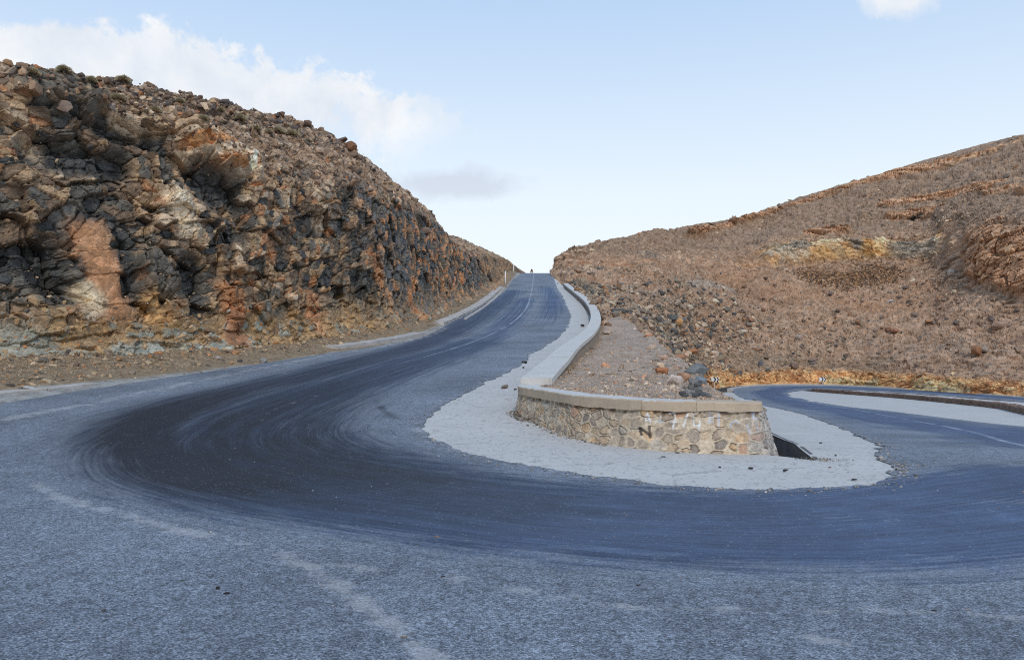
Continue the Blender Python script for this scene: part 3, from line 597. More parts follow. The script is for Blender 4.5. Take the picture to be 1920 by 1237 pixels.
TC = np.stack([-q[:, 0], -q[:, 1], 0*D], 1); TC /= np.linalg.norm(TC, axis=1, keepdims=True); JD = Nn+TC*(1.6*np.clip(crop, 0, 1)*(1-np.clip(yel*1.5, 0, 1)))[:, None]; JD /= np.linalg.norm(JD, axis=1, keepdims=True)
CP = q+JD*D[:, None]
hill = link('hillside', np_mesh('hillside', CP, grid_faces(len(uq), len(lev)), col=np.clip(col*np.array([1.27, 1.22, 1.08]), .01, .8)), M_hill, None, False); tag(hill, kind='structure')
HILL = CP.reshape(len(uq), len(lev), 3)

# ------------------------------------------------------------------ gravel mound inside the hairpin, behind the walls
yy = np.concatenate([np.linspace(13.3, 30, 260), np.linspace(30, 96, 230)[1:]])
xa = np.interp(yy, [13.3, 14.2, 15.2, 16.4, 18, 20.7, 24.5, 30, 37.5, 46, 56, 66, 96], [2.6, 1.75, 1.25, .85, .6, .9, 1.35, 2.2, 3.5, 4.9, 6.1, 6.7, 12])
xe = np.interp(yy, [13.3, 16, 20, 26.5, 35, 45, 52, 62, 66, 96], [3.95, 4.15, 4.75, 5.9, 7.1, 8.1, 8.2, 8.1, 8.1, 14])
xb = np.interp(yy, [13.3, 14, 17.5, 21.6, 27, 29, 45, 66, 96], [4.1, 4.45, 5.35, 6.45, 7.95, 9.0, 13.5, 18.9, 25.6])
zi = np.where(yy < 60, pchip([13, 17, 19, 24, 30, 38, 47, 55, 62, 70], [.70, .76, .84, .93, 1.06, 1.36, 2.05, 2.95, 3.7, 4.4], yy), np.interp(yy, [60, 68, 96], [3.48, 3.7, 2.5]))
t = np.linspace(0, 1, 200); X = np.zeros((len(yy), 200)); te = .62
X = np.where(t[None] < te, xa[:, None]+(xe-xa)[:, None]*(t/te)[None], xe[:, None]+(xb-xe)[:, None]*((t-te)/(1-te))[None])
Z = np.where(t[None] < te, zi[:, None]+0*t[None], zi[:, None]+(zR(yy)[:, None]-.2-zi[:, None])*np.clip((t-te)/(1-te), 0, 1)[None]**.7)
Z = np.where(yy[:, None] < 22, np.where(t[None] < te, zi[:, None], np.maximum(Z, zi[:, None]-(.12+.5*sstep(14.5, 16, yy)+.7*sstep(15, 22, yy))[:, None]*np.clip((t-te)/(1-te), 0, 1)[None]**.6)), Z)
P = np.stack([X, np.repeat(yy[:, None], 200, 1), Z], -1); q = P.reshape(-1, 3); n1 = fbm(q, .35, 4, 101); n2 = fbm(q, 1.3, 2, 102)
inner = (sstep(0, .12, np.tile(t, len(yy)))*sstep(13.4, 15.5, q[:, 1]))
q[:, 2] += inner*(.15+.25*sstep(18, 30, q[:, 1]))*n1+.06*n2*sstep(13.4, 14, q[:, 1])
ridge_ = np.exp(-((np.tile(t, len(yy))-te)/.13)**2)*sstep(15, 20, q[:, 1]); q[:, 2] += .03*ridge_
col = lin(160, 142, 126)*(1+.16*n1+.10*n2)[:, None]*(1+.05*np.stack([n1, 0*n1, -n1], 1))
mound = link('gravel_mound', np_mesh('gravel_mound', q, grid_faces(len(yy), 200), col=col), M_earth); tag(mound, kind='structure')
ISL = q.reshape(len(yy), 200, 3); at_isl = finder(ISL)

# ------------------------------------------------------------------ base terrain out to the horizon
me = bpy.data.meshes.new('ground'); R = 6000
ring = [0, 60, 150, 400, 1200, R]; vs = [(0, 0, -9)]; fs = []
for r_ in ring[1:]:
    for i in range(48): vs.append((r_*math.cos(i*math.pi/24), r_*math.sin(i*math.pi/24), -9-r_*.004))
for i in range(48): fs.append((0, 1+i, 1+(i+1) % 48))
for k in range(len(ring)-2):
    for i in range(48):
        a0, b0 = 1+k*48+i, 1+k*48+(i+1) % 48; fs.append((a0, a0+48, b0+48, b0))
me.from_pydata(vs, [], fs)
g = N('ground_earth'); gn = g.noise(.02, 6, .6); tag(link('ground', me, g.fin(g.mix(g.mapr(gn, .3, .7), tuple(lin(118, 98, 84)), tuple(lin(150, 128, 108))), .95, g.bump(g.noise(.5, 5, .6), .5, .3))), kind='structure')

# ------------------------------------------------------------------ stone wall round the nose of the hairpin
M_cope = concrete_mat('coping_concrete', tuple(lin(206, 202, 196)), .88)
M_cope_face = concrete_mat('coping_render', tuple(lin(196, 176, 152)), .84)
M_plaster = concrete_mat('rough_render', tuple(lin(158, 142, 126)), .72)
WB = np.array([(.22, 18.5), (.06, 17.5), (.45, 16.3), (1.0, 14.75), (1.55, 13.95), (2.15, 13.35), (3.0, 13.2), (3.7, 13.15), (4.2, 13.05), (4.5, 13.3), (4.8, 14.1), (5.5, 17.3), (6.5, 22)])
xw = np.linspace(0, len(WB)-1, 3000); w2 = catmull(WB, xw); w2 = resample(w2, 900)
tg = np.gradient(w2, axis=0); tg = np.stack([np.convolve(np.pad(tg[:, i], 10, 'edge'), np.ones(21)/21, 'valid') for i in (0, 1)], 1); tg /= np.linalg.norm(tg, axis=1, keepdims=True)
nin = np.stack([-tg[:, 1], tg[:, 0]], 1)
if (nin[450] @ np.array([0, 1])) < 0: nin = -nin
sW = np.concatenate([[0], np.cumsum(np.linalg.norm(np.diff(w2, axis=0), axis=1))])
rightness = sstep(3.9, 4.4, w2[:, 0]); batter = .10+.28*rightness
zb = np.where(w2[:, 0] < 4.2, zU(w2[:, 1])-.08, -.55-.02*(w2[:, 1]-13)); zb = np.convolve(np.pad(zb, 8, 'edge'), np.ones(17)/17, 'valid')
zt = .67-.75*sstep(15.5, 19, w2[:, 1])*(w2[:, 0] > 4); NH = 150; h = np.linspace(0, 1, NH)
P = np.zeros((900, NH, 3)); P[..., :2] = w2[:, None]+nin[:, None]*(batter[:, None]*h[None])[..., None]; P[..., 2] = zb[:, None]+(zt-zb)[:, None]*h[None]
q = P.reshape(-1, 3); SS = np.repeat(sW, NH); ZZ = q[:, 2].copy(); NI = np.concatenate([np.repeat(nin, NH, 0), np.zeros((900*NH, 1))], 1)
n1 = fbm(q, 1.6, 3, 121); n2 = fbm(q, 7, 4, 122)
d1_, gap, ox, oy, m1, m2, m3 = voro2((SS+.10*n1+.02*n2)/.21, (ZZ+.07*n1+.02*n2)/.165, 123, .95)
stone = sstep(.17, .26, gap+.12*n2)*(m3 > .1)
line_ = np.exp(-((gap+.12*n2-.21)/.05)**2)*(m3 > .1)*sstep(-.6, .3, n1+m1-.5)*(.55+.45*sstep(-.3, .3, oy))
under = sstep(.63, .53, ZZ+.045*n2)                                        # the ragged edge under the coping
D = +.030*stone*(m1-.35)+.018*n2-.05*line_+.014*n1
mort = lin(200, 182, 158); tab = [(.26, lin(182, 158, 128)), (.14, lin(194, 158, 116)), (.16, lin(150, 134, 116)), (.10, lin(138, 126, 114)), (.04, lin(104, 97, 92)), (.05, lin(186, 142, 112)), (.1, lin(172, 164, 150)), (1, lin(160, 146, 128))]
col = np.tile(mort, (len(q), 1))*(1+.10*n1[:, None]); sc_ = (.74*pick(m2, tab)+.26*lin(206, 186, 166))*(1+.25*n2[:, None])
col = col*(1-stone[:, None])+sc_*stone[:, None]; ln = np.clip(line_*.42, 0, 1)[:, None]; col = col*(1-ln)+lin(96, 82, 70)*ln
grey = (sstep(3.7, 4.25, q[:, 0])*.5)[:, None]; col = col*(1-grey)+grey*col.mean(1, keepdims=True)*np.array([.92, .95, 1.0])
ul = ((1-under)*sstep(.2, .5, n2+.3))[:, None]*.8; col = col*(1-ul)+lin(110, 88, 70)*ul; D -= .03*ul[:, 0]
at_wall = finder(q)
def stroke(uv_, wd, c, k=.85):
    global col
    pts = np.array([at_wall(*p_) for p_ in uv_]); d, _ = segdist(q, pts); m = (np.clip(sstep(wd*1.35, wd*.85, d+.004*n2), 0, 1)*k*(.85+.15*np.clip(n2*2+.8, 0, 1)))[:, None]; col = col*(1-m)+c*m
wht, gry, blk = lin(226, 226, 226), lin(184, 192, 204), lin(52, 50, 50)
for s_ in ([(1209, 778), (1212, 772.5), (1216, 778)], [(1207, 788), (1210, 780)], [(1214, 779), (1217, 790)], [(1208, 785), (1216, 786)], [(1228, 787.5), (1242, 788)], [(1236, 776), (1236, 791)], [(1253, 772), (1263, 772.5), (1265, 781), (1260, 802)], [(1256, 788), (1267, 788)],
           [(1288, 774), (1279, 799)], [(1300, 774), (1299, 795), (1310, 796)], [(1310, 787), (1309, 803)]): stroke(s_, .0125, wht, .9)
for s_ in ([(1329, 770), (1331, 789)], [(1325, 788.5), (1336, 788)], [(1337, 778), (1331, 783)], [(1347, 771), (1347, 798)], [(1368, 798), (1370, 790), (1378, 787), (1383, 791)], [(1409, 767), (1413, 781), (1421, 785)], [(1416, 768), (1417, 778), (1413, 781)], [(1400, 795), (1404, 812)], [(1418, 788), (1422, 805)]): stroke(s_, .014, gry, .7)
for s_ in ([(1198, 800), (1200, 813)], [(1200, 800), (1214, 814)], [(1215, 798), (1217, 817)]): stroke(s_, .022, blk, .9)
q2 = q+(-NI)*D[:, None]
wall = empty('retaining_wall', (2.6, 13.4, 0)); tag(wall, 'curved low stone retaining wall with graffiti and concrete coping on the hairpin nose', 'wall')
def pk(o, par): o.parent = par; o.matrix_parent_inverse = par.matrix_world.inverted() if False else o.matrix_parent_inverse; return o
def child(o, par):
    o.parent = par; o.location = (-par.location.x, -par.location.y, -par.location.z) if par.rotation_euler.z == 0 else o.location; return o
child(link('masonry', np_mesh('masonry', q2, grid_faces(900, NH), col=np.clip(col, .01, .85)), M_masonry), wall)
def slab(name, a, b, z0, z1, mat, parent, rough=.006, seed=0, sub=.06, topmat=None):
    """a solid course between two plan curves a (outer) and b (inner), from z0 to z1 (arrays)"""
    n = len(a); sec = []
    m = 5; r = .018
    for k in range(n):
        A_, B_ = np.array([a[k][0], a[k][1]]), np.array([b[k][0], b[k][1]]); d = (B_-A_)/np.linalg.norm(B_-A_); ring_ = []
        for i in range(m): ring_.append((*A_, z0[k]+(z1[k]-r-z0[k])*i/(m-1)))
        for i in range(5): ring_.append((*(A_+d*r+(B_-A_-2*d*r)*i/4), z1[k]))
        for i in range(m): ring_.append((*B_, z1[k]-r-(z1[k]-r-z0[k])*i/(m-1)))
        sec.append(ring_)
    V = np.array(sec); c = V.shape[1]; fl = V.reshape(-1, 3); fl = fl+np.stack([fbm(fl, 3.0, 5, 131+seed+j, .62) for j in range(3)], 1)*rough
    f = grid_faces(n, c); f = np.concatenate([f, np.stack([np.arange(n-1)*c+c-1, np.arange(1, n)*c+c-1, np.arange(1, n)*c, np.arange(n-1)*c], 1)])
    me = np_mesh(name, fl, f); bm = bmesh.new(); bm.from_mesh(me); bm.verts.ensure_lookup_table()
    for e in (0, n-1):
        try: bm.faces.new([bm.verts[e*c+i] for i in range(c)])
        except ValueError: pass
    bmesh.ops.recalc_face_normals(bm, faces=bm.faces); bm.to_mesh(me); bm.free()
    o = link(name, me, mat, None, False)
    if topmat:
        me.materials.append(topmat)
        for p_ in me.polygons:
            if p_.normal.z > .75: p_.material_index = 1
    return child(o, parent) if parent else o
top_o = w2+nin*(batter-.035)[:, None]; top_i = w2+nin*(batter+.46)[:, None]
cuts = [0, int(np.argmin(np.hypot(*(w2-np.array([2.12, 13.35])).T))), int(np.argmin(np.hypot(*(w2-np.array([3.05, 13.2])).T))), int(np.argmin(np.hypot(*(w2-np.array([4.52, 13.35])).T)))]
for i in range(3):
    a0, b0 = cuts[i], cuts[i+1]; idx = np.linspace(a0, b0, max(8, (b0-a0)//2)).astype(int); o1_ = np.full(len(idx), .645); o2_ = .822-.012*i+0*o1_
    ao, ai = top_o[idx].copy(), top_i[idx].copy(); e_ = (ao[1]-ao[0]); e_ = e_/np.linalg.norm(e_)*.007
    if i: ao[0] += e_; ai[0] += e_
    slab('coping', ao, ai, o1_+.03*fbm(np.concatenate([ao, ao[:, :1]*0], 1), 3, 3, 9), o2_, M_cope_face, wall, .02, i*5, topmat=M_cope)

# parapet wall climbing beside the upper road
PW = np.array([(.20, 18.35), (.62, 21.5), (1.05, 24.6), (1.83, 30.5), (2.95, 37.5), (4.3, 46), (5.2, 53), (6.0, 62), (6.55, 72), (6.70, 80), (6.68, 90), (6.5, 101.5)])
para = empty('parapet_wall', (4.3, 46, float(zU(46)))); tag(para, 'long low parapet wall with pale concrete coping climbing beside the upper road', 'wall')
p2 = resample(catmull(PW, np.linspace(0, len(PW)-1, 3000)), 420); tg = np.gradient(p2, axis=0); tg /= np.linalg.norm(tg, axis=1, keepdims=True); nr = np.stack([tg[:, 1], -tg[:, 0]], 1)
tgp, nrp = tg.copy(), nr.copy()
def ptop(y): return zU(y)+pchip([18, 31, 50, 70, 102], [.70, .60, .60, .56, .50], y)
zt_ = ptop(p2[:, 1]); w_ = np.interp(p2[:, 1], [18, 30, 60, 101], [.72, .72, .68, .62])
slab('wall_body', p2+nr*.05, p2+nr*(w_-.05)[:, None], zt_-1.6, zt_-.165, M_plaster, para, .03, 3)
ncp = 24; ids = np.linspace(0, 419, ncp+1).astype(int)
for i in range(ncp):
    idx = np.arange(ids[i], ids[i+1]+1); aa, bb = p2[idx].copy(), (p2+nr*w_[:, None])[idx]
    aa[-1] -= tg[idx[-1]]*.02; bb[-1] -= tg[idx[-1]]*.02
    slab('coping', aa, bb, zt_[idx]-.17, zt_[idx]+random.uniform(-.012, .006), M_cope, para, .009, i)

# drain channel beside the right end of the stone wall
M_dark = concrete_mat('shaded_concrete', tuple(lin(112, 112, 114)), .6)  # dark grey puts the shade inside the ditch into the concrete colour
drain = empty('drain_channel', (5.1, 15, -.3)); tag(drain, 'narrow sunken concrete drain channel between stone wall and pale apron', 'drain')
dn = resample(np.array([(4.66, 12.35), (4.78, 12.75), (5.22, 14.5), (5.92, 17), (6.95, 21.6), (8.3, 27)]), 60)
ztop = zR(dn[:, 1])-.015; dep_ = np.interp(dn[:, 1], [12.3, 12.9, 15, 22], [.06, .34, .55, .6])
tg = np.gradient(dn, axis=0); tg /= np.linalg.norm(tg, axis=1, keepdims=True); nr_ = np.stack([tg[:, 1], -tg[:, 0]], 1)
slab('channel_side', dn-nr_*.0, dn+nr_*.09, ztop-dep_-.2, ztop+.006, M_dark, drain, .006, 7)
fl = np.stack([dn-nr_*(.05+.75*np.interp(dn[:, 1], [12.3, 13.2], [.6, 1]))[:, None], dn+nr_*.05], 1); FZ = (ztop-dep_)[:, None]+np.zeros((1, 2)); fv = np.concatenate([fl, FZ[..., None]], 2)
fv = np.stack([fv[:, 0]*(1-s_)+fv[:, 1]*s_ for s_ in np.linspace(0, 1, 8)], 1).reshape(-1, 3); fv[:, 2] += .03*fbm(fv, 3, 3, 7)
child(link('channel_bed', np_mesh('channel_bed', fv, grid_faces(60, 8), col=np.tile(lin(96, 88, 80), (len(fv), 1))), M_earth), drain)

# kerbs along the left of the road and round the lower bend
M_kerb = concrete_mat('kerb_concrete', tuple(lin(190, 184, 178)), .75)
def kerb(pts, wd, hgt, label, zf=zU, seed=0, depth=.3, jag=.02, mat=None, name='kerb', cat='kerb', group=None, n=None):
    pts = np.array(pts, float); m = n or max(12, int(np.linalg.norm(pts[-1][:2]-pts[0][:2])*3)); c = resample(catmull(pts, np.linspace(0, len(pts)-1, 400)), m)
    tg = np.gradient(c[:, :2], axis=0); tg /= np.linalg.norm(tg, axis=1, keepdims=True); nr = np.stack([tg[:, 1], -tg[:, 0]], 1)
    z = zf(c[:, 1]) if zf else c[:, 2]
    o = slab(name, c[:, :2]-nr*wd/2, c[:, :2]+nr*wd/2, z-depth, z+hgt+.3*jag*fbm(c, 1.0, 3, seed), mat or M_kerb, None, jag, seed)
    o.data.shade_flat(); tag(o, label, cat, group); return o
kerb([gU(-330, 795)[:2], gU(-150, 768)[:2], gU(-2, 744)[:2], gU(78, 735)[:2]], .5, .13, 'long pale concrete kerb at the left of the road below the cliff')
kerb([gU(81, 735)[:2], gU(120, 730)[:2], gU(165, 724.5)[:2]], .46, .11, 'short cracked concrete kerb end crumbling into gravel under the cliff', seed=3)
kerb([gU(622, 656)[:2], gU(700, 645)[:2], gU(788, 628.5)[:2]], .75, .2, 'straight pale concrete kerb slab at the foot of the dark cliff', seed=5, jag=.05)
kerb([gU(822, 610)[:2], gU(862, 593)[:2], gU(900, 572)[:2], gU(926, 551)[:2], gU(938, 541)[:2]], .75, .24, 'broken concrete ditch edge curving uphill along the foot of the cliff', seed=8, jag=.13)
kerb([gU(872, 599)[:2], gU(905, 578)[:2], gU(930, 558)[:2], gU(946, 540)[:2]], .22, .10, 'thin concrete kerb line between the ditch and the upper road', seed=9, jag=.03)
far_k = rail(INZ, 0, np.linspace(29.2, 37, 300)); tgk = np.gradient(far_k[:, :2], axis=0); tgk /= np.linalg.norm(tgk, axis=1, keepdims=True); far_k[:, :2] += np.stack([-tgk[:, 1], tgk[:, 0]], 1)*.35
kerb(far_k, .75, .14, 'long pale kerb round the outside of the far lower bend', zf=None, seed=12, n=220)
kerb(B1[::-1], .8, .36, 'low brown earth and stone edge wall between the two lower road legs', zf=None, seed=15, jag=.10, mat=rock_mat('edge_wall_stone', 3.0, .5, .05, .02, col=lin(128, 104, 88)), name='edge_wall', cat='wall', n=260)

# ------------------------------------------------------------------ signs, posts and the far figure
M_white = N('white_paint'); M_white = M_white.fin(M_white.mix(M_white.mapr(M_white.noise(6, 4, .6), .4, .7), tuple(lin(238, 238, 236)), tuple(lin(214, 212, 206))), .5)
M_black = N('black_paint').fin(tuple(lin(26, 26, 28)), .5)
M_steel = N('galvanised_steel').fin(tuple(lin(170, 172, 176)), .45)
def chevron(px, w, h, base, label, pole_mat):
    r = empty('chevron_sign', base, -math.atan2(base[0], base[1])*.8); tag(r, label, 'road sign', 'chevron signs on the lower bend')
    top = px[1]; m = MB(); m.tube(.045, -.25, top-.02, 12, y=.06); m.build('pole', pole_mat, r, smooth=False)
    m = MB(); m.box(-w/2, w/2, -.012, .012, top-h, top); m.build('panel', M_white, r, .004)
    m = MB(); s = w/3.1; hh = h/2; zc = top-hh
    for k, x0 in enumerate((-w/2+.0, -w/2+s*1.12, -w/2+s*2.24)):
        t_ = s*.56; tip = s*.5
        if k == 0: m.prism([(x0+.004, zc-hh*.55), (x0+.004, zc+hh*.55), (x0+tip*.8, zc)], -.018, -.0125); continue
        e = min(x0+t_, w/2-.004)
        m.prism([(x0-.02, zc+hh-.004), (x0+t_-.02, zc+hh-.004), (min(x0+t_+tip, w/2-.004), zc), (x0+t_-.02, zc-hh+.004), (x0-.02, zc-hh+.004), (x0+tip, zc)], -.018, -.0125)
    m.build('chevron_mark', M_black, r)
chevron((0, 1.50), 1.06, .60, tuple(pt(1340, 728.5, 105)), 'black and white chevron sign beside the dark rock pile at the start of the bend', M_white)
chevron((0, 1.25), .95, .52, tuple(pt(1542, 724, 113.9)), 'smaller chevron sign against the tan cut bank in the middle of the bend', M_steel)
def post(base, hgt, label):
    r = empty('marker_post', base); tag(r, label, 'marker post', 'white posts beside the upper road')
    m = MB(); m.tube(.085, -.3, hgt-.05, 14, r1=.075); m.build('post', M_white, r, smooth=True)
    m = MB(); m.tube(.075, hgt-.05, hgt, 14, r1=.045); m.build('cap', M_white, r)
b_ = pt(947.5, 531.5, 106); b_[2] -= .1; post(tuple(b_), 1.75, 'nearer white marker post standing at the end of the ditch kerb')
b_ = pt(963, 508.5, 136); b_[2] -= .2; post(tuple(b_), 1.3, 'farther and smaller white marker post near the crest of the road')

def skin_figure(name, joints, edges, mat, parent):
    me = bpy.data.meshes.new(name); me.from_pydata([j[:3] for j in joints], edges, []); o = bpy.data.objects.new(name, me); C.objects.link(o)
    sk = o.modifiers.new('skin', 'SKIN'); sk.use_smooth_shade = True
    for i, j in enumerate(joints): me.skin_vertices[0].data[i].radius = j[3] if isinstance(j[3], tuple) else (j[3], j[3])
    me.skin_vertices[0].data[0].use_root = True
    sb = o.modifiers.new('sub', 'SUBSURF'); sb.levels = sb.render_levels = 2
    dg = bpy.context.evaluated_depsgraph_get(); m2 = bpy.data.meshes.new_from_object(o.evaluated_get(dg)); bpy.data.objects.remove(o)
    o = link(name, m2, mat, parent); return o
M_skin = N('skin').fin(tuple(lin(150, 110, 84)), .6); M_cloak = N('dark_cloth').fin(tuple(lin(34, 36, 40)), .9); M_robe = N('pale_cloth').fin((.8, .82, .84), .9); M_hair = N('dark_hair').fin(tuple(lin(28, 24, 22)), .8)
def person():
    Y = 158.; X = (997-UC)/F*Y; gz = float(zU(Y)); topz = EYE+(VH-504.5)/F*Y
    r = empty('person', (X, Y, topz-1.72)); tag(r, 'tiny dark figure of a person rising above the crest of the upper road', 'person')
    J = [(0, 0, .95, .15), (0, 0, 1.15, .14), (0, 0, 1.36, (.17, .12)), (0, 0, 1.48, .065), (0, -.01, 1.56, .085), (0, -.015, 1.65, .09),
         (.19, 0, 1.40, .065), (.24, .0, 1.14, .05), (.22, -.10, .92, .04), (.21, -.13, .84, .035), (-.19, 0, 1.40, .065), (-.24, 0, 1.14, .05), (-.22, -.10, .92, .04), (-.21, -.13, .84, .035),
         (.09, 0, .86, .10), (.10, -.05, .48, .07), (.10, .03, .08, .045), (.10, -.12, .03, .04), (-.09, 0, .86, .10), (-.10, .05, .48, .07), (-.10, .14, .09, .045), (-.10, .02, .03, .04)]
    E = [(0, 1), (1, 2), (2, 3), (3, 4), (4, 5), (2, 6), (6, 7), (7, 8), (8, 9), (2, 10), (10, 11), (11, 12), (12, 13), (0, 14), (14, 15), (15, 16), (16, 17), (0, 18), (18, 19), (19, 20), (20, 21)]
    skin_figure('body', J, E, M_skin, r)
    skin_figure('shawl', [(0, .01, 1.30, (.24, .17)), (0, .01, 1.45, (.19, .14)), (0, -.02, 1.58, .19), (0, -.02, 1.74, .16), (.17, 0, 1.38, .10), (-.17, 0, 1.38, .10)], [(0, 1), (1, 2), (2, 3), (0, 4), (0, 5)], M_cloak, r)
    skin_figure('robe', [(0, 0, 1.22, (.21, .16)), (0, 0, .9, (.22, .17)), (0, 0, .5, (.24, .19)), (0, 0, .12, (.27, .22))], [(0, 1), (1, 2), (2, 3)], M_robe, r)
person()

# ------------------------------------------------------------------ loose stone
def hull(n, seed, sq=(1, .8, .6), bev=0):
    r = random.Random(seed); bm = bmesh.new()
    for _ in range(n):
        v = Vector((r.gauss(0, 1), r.gauss(0, 1), r.gauss(0, 1))).normalized(); k = r.uniform(.8, 1.0)
        v = Vector([math.copysign(abs(c)**.75, c) for c in v])
        bm.verts.new((v.x*sq[0]*k, v.y*sq[1]*k, v.z*sq[2]*k))
    bmesh.ops.convex_hull(bm, input=bm.verts)
    for v in [v for v in bm.verts if not v.link_faces]: bm.verts.remove(v)
    if bev:
        bmesh.ops.dissolve_limit(bm, angle_limit=.3, verts=bm.verts, edges=bm.edges)
        bmesh.ops.bevel(bm, geom=list(bm.edges), offset=bev, segments=2, affect='EDGES', profile=.5)
        bmesh.ops.triangulate(bm, faces=bm.faces)
    bmesh.ops.recalc_face_normals(bm, faces=bm.faces)
    return bm
PROTO = []
for i in range(14):
    bm = hull(11+i % 5, 200+i, (1, random.uniform(.65, .95), random.uniform(.4, .75))); bmesh.ops.triangulate(bm, faces=bm.faces); bm.verts.ensure_lookup_table()
    PROTO.append((np.array([v.co[:] for v in bm.verts]), np.array([[v.index for v in f.verts] for f in bm.faces]))); bm.free()
def stones(name, pts, nrm, sizes, cols, mat, sink=.12):
    """one mesh of many small stones nobody could count"""
    Vs, Fs, Cs = [], [], []; off = 0; n = len(pts); pid = RNG.integers(0, len(PROTO), n)
    for k in range(len(PROTO)):
        s = np.where(pid == k)[0]
        if not len(s): continue
        v, f = PROTO[k]; yaw = RNG.uniform(0, 6.283, len(s)); up = nrm[s]+RNG.normal(0, .25, (len(s), 3)); up /= np.linalg.norm(up, axis=1, keepdims=True)
        t = np.stack([np.cos(yaw), np.sin(yaw), 0*yaw], 1); t -= up*(t*up).sum(1, keepdims=True); t /= np.linalg.norm(t, axis=1, keepdims=True); bt = np.cross(up, t)
        st = RNG.uniform(.75, 1.25, (len(s), 3)); L = v[None]*st[:, None]*sizes[s][:, None, None]
        Wd = L[..., 0:1]*t[:, None]+L[..., 1:2]*bt[:, None]+(L[..., 2:3]+(sizes[s]*sink)[:, None, None])*up[:, None]+pts[s][:, None]
        Vs.append(Wd.reshape(-1, 3)); Fs.append((f[None]+(np.arange(len(s))*len(v))[:, None, None]+off).reshape(-1, 3)); Cs.append(np.repeat(cols[s]*np.array([1.05, 1.01, .92]), len(v), 0)); off += len(s)*len(v)
    o = link(name, np_mesh(name, np.concatenate(Vs), np.concatenate(Fs), col=np.concatenate(Cs)), mat, None, False); tag(o, kind='stuff'); return o
def on_grid(S, n, wfun):
    """n random points on a surface grid with weights, with normals"""
    a, b = S.shape[:2]; nn = grid_normals(S); nn = np.where(nn[..., 2:3] < 0, -nn, nn)
    d1 = np.linalg.norm(np.gradient(S, axis=0), axis=2); d2 = np.linalg.norm(np.gradient(S, axis=1), axis=2)
    w = d1*d2*wfun(S); w = w.ravel(); w = np.where(np.isfinite(w), w, 0); idx = RNG.choice(len(w), n, p=w/w.sum())
    i, j = idx//b, idx % b; p = S[i, j]; r = RNG.uniform(0, 1, (2, n, 1))
    e1 = S[np.minimum(i+1, a-1), j]-p; e2 = S[i, np.minimum(j+1, b-1)]-p
    return p+r[0]*e1+r[1]*e2, nn.reshape(-1, 3)[idx], idx
def colours(n, tab, var=.15):
    c = np.array([t[1] for t in tab]); w = np.array([t[0] for t in tab], float); k = RNG.choice(len(tab), n, p=w/w.sum()); return c[k]*(1+RNG.normal(0, var, (n, 1)))
def psize(n, lo, hi, p=2.2): return lo*(1-RNG.uniform(0, 1, n)*(1-(lo/hi)**p))**(-1/p)
dist_w = lambda S: 1/np.maximum(S[..., 0]**2+S[..., 1]**2, 60)
# upper cliff slope and toe
tvw = np.tile(tv, (CLIFF.shape[0], 1)); infr = lambda S: ((S[..., 1] > 12) & (S[..., 1] < 170))
p_, n_, _ = on_grid(CLIFF, 9000, lambda S: dist_w(S)*infr(S)*((tvw > 4.4) & (tvw < 8))*(S[..., 1] < 100))
stones('slope_rubble', p_, n_, psize(9000, .06, .42), colours(9000, [(3, lin(112, 94, 82)), (3, lin(140, 116, 98)), (2, lin(168, 140, 116)), (1, lin(196, 174, 152)), (2, lin(96, 88, 84)), (1, lin(164, 112, 78))]), M_stone)
p_, n_, _ = on_grid(CLIFF, 7000, lambda S: dist_w(S)*infr(S)*(tvw < 1.7)*np.exp(-tvw))
stones('cliff_foot_rubble', p_, n_, psize(7000, .03, .26), colours(7000, [(3, lin(160, 134, 106)), (2, lin(130, 108, 88)), (2, lin(178, 152, 122)), (1, lin(150, 152, 148)), (1, lin(96, 90, 86)), (1, lin(170, 122, 84))]), M_stone)
p_, n_, _ = on_grid(CLIFF, 2600, lambda S: dist_w(S)*infr(S)*(tvw > 1.7)*(tvw < 4.5)*(grid_normals(S)[..., 2]**2 > .45))
stones('ledge_rubble', p_, n_, psize(2600, .04, .22), colours(2600, [(3, lin(120, 100, 84)), (2, lin(150, 124, 100)), (2, lin(84, 80, 80)), (1, lin(190, 166, 142))]), M_stone)
p_, n_, _ = on_grid(CLIFF, 2600, lambda S: dist_w(S)*infr(S)*((tvw > 6.5) & (tvw < 7.5)))
stones('rim_rubble', p_, n_, psize(2600, .08, .34), colours(2600, [(3, lin(120, 102, 88)), (2, lin(150, 126, 104)), (2, lin(100, 92, 86)), (1, lin(176, 150, 124))]), M_stone)
# verge
tq = np.linspace(0, 1, VERGE.shape[1])[None]
p_, n_, _ = on_grid(VERGE, 26000, lambda S: dist_w(S)*infr(S)*np.clip(tq*2.2-.35, .02, 1)*(S[..., 1] < 120))
stones('verge_gravel', p_, n_, psize(26000, .018, .24, 2.3), colours(26000, [(3, lin(152, 132, 110)), (2, lin(122, 106, 92)), (2, lin(178, 158, 134)), (1.5, lin(98, 92, 88)), (1, lin(164, 124, 92))]), M_stone)
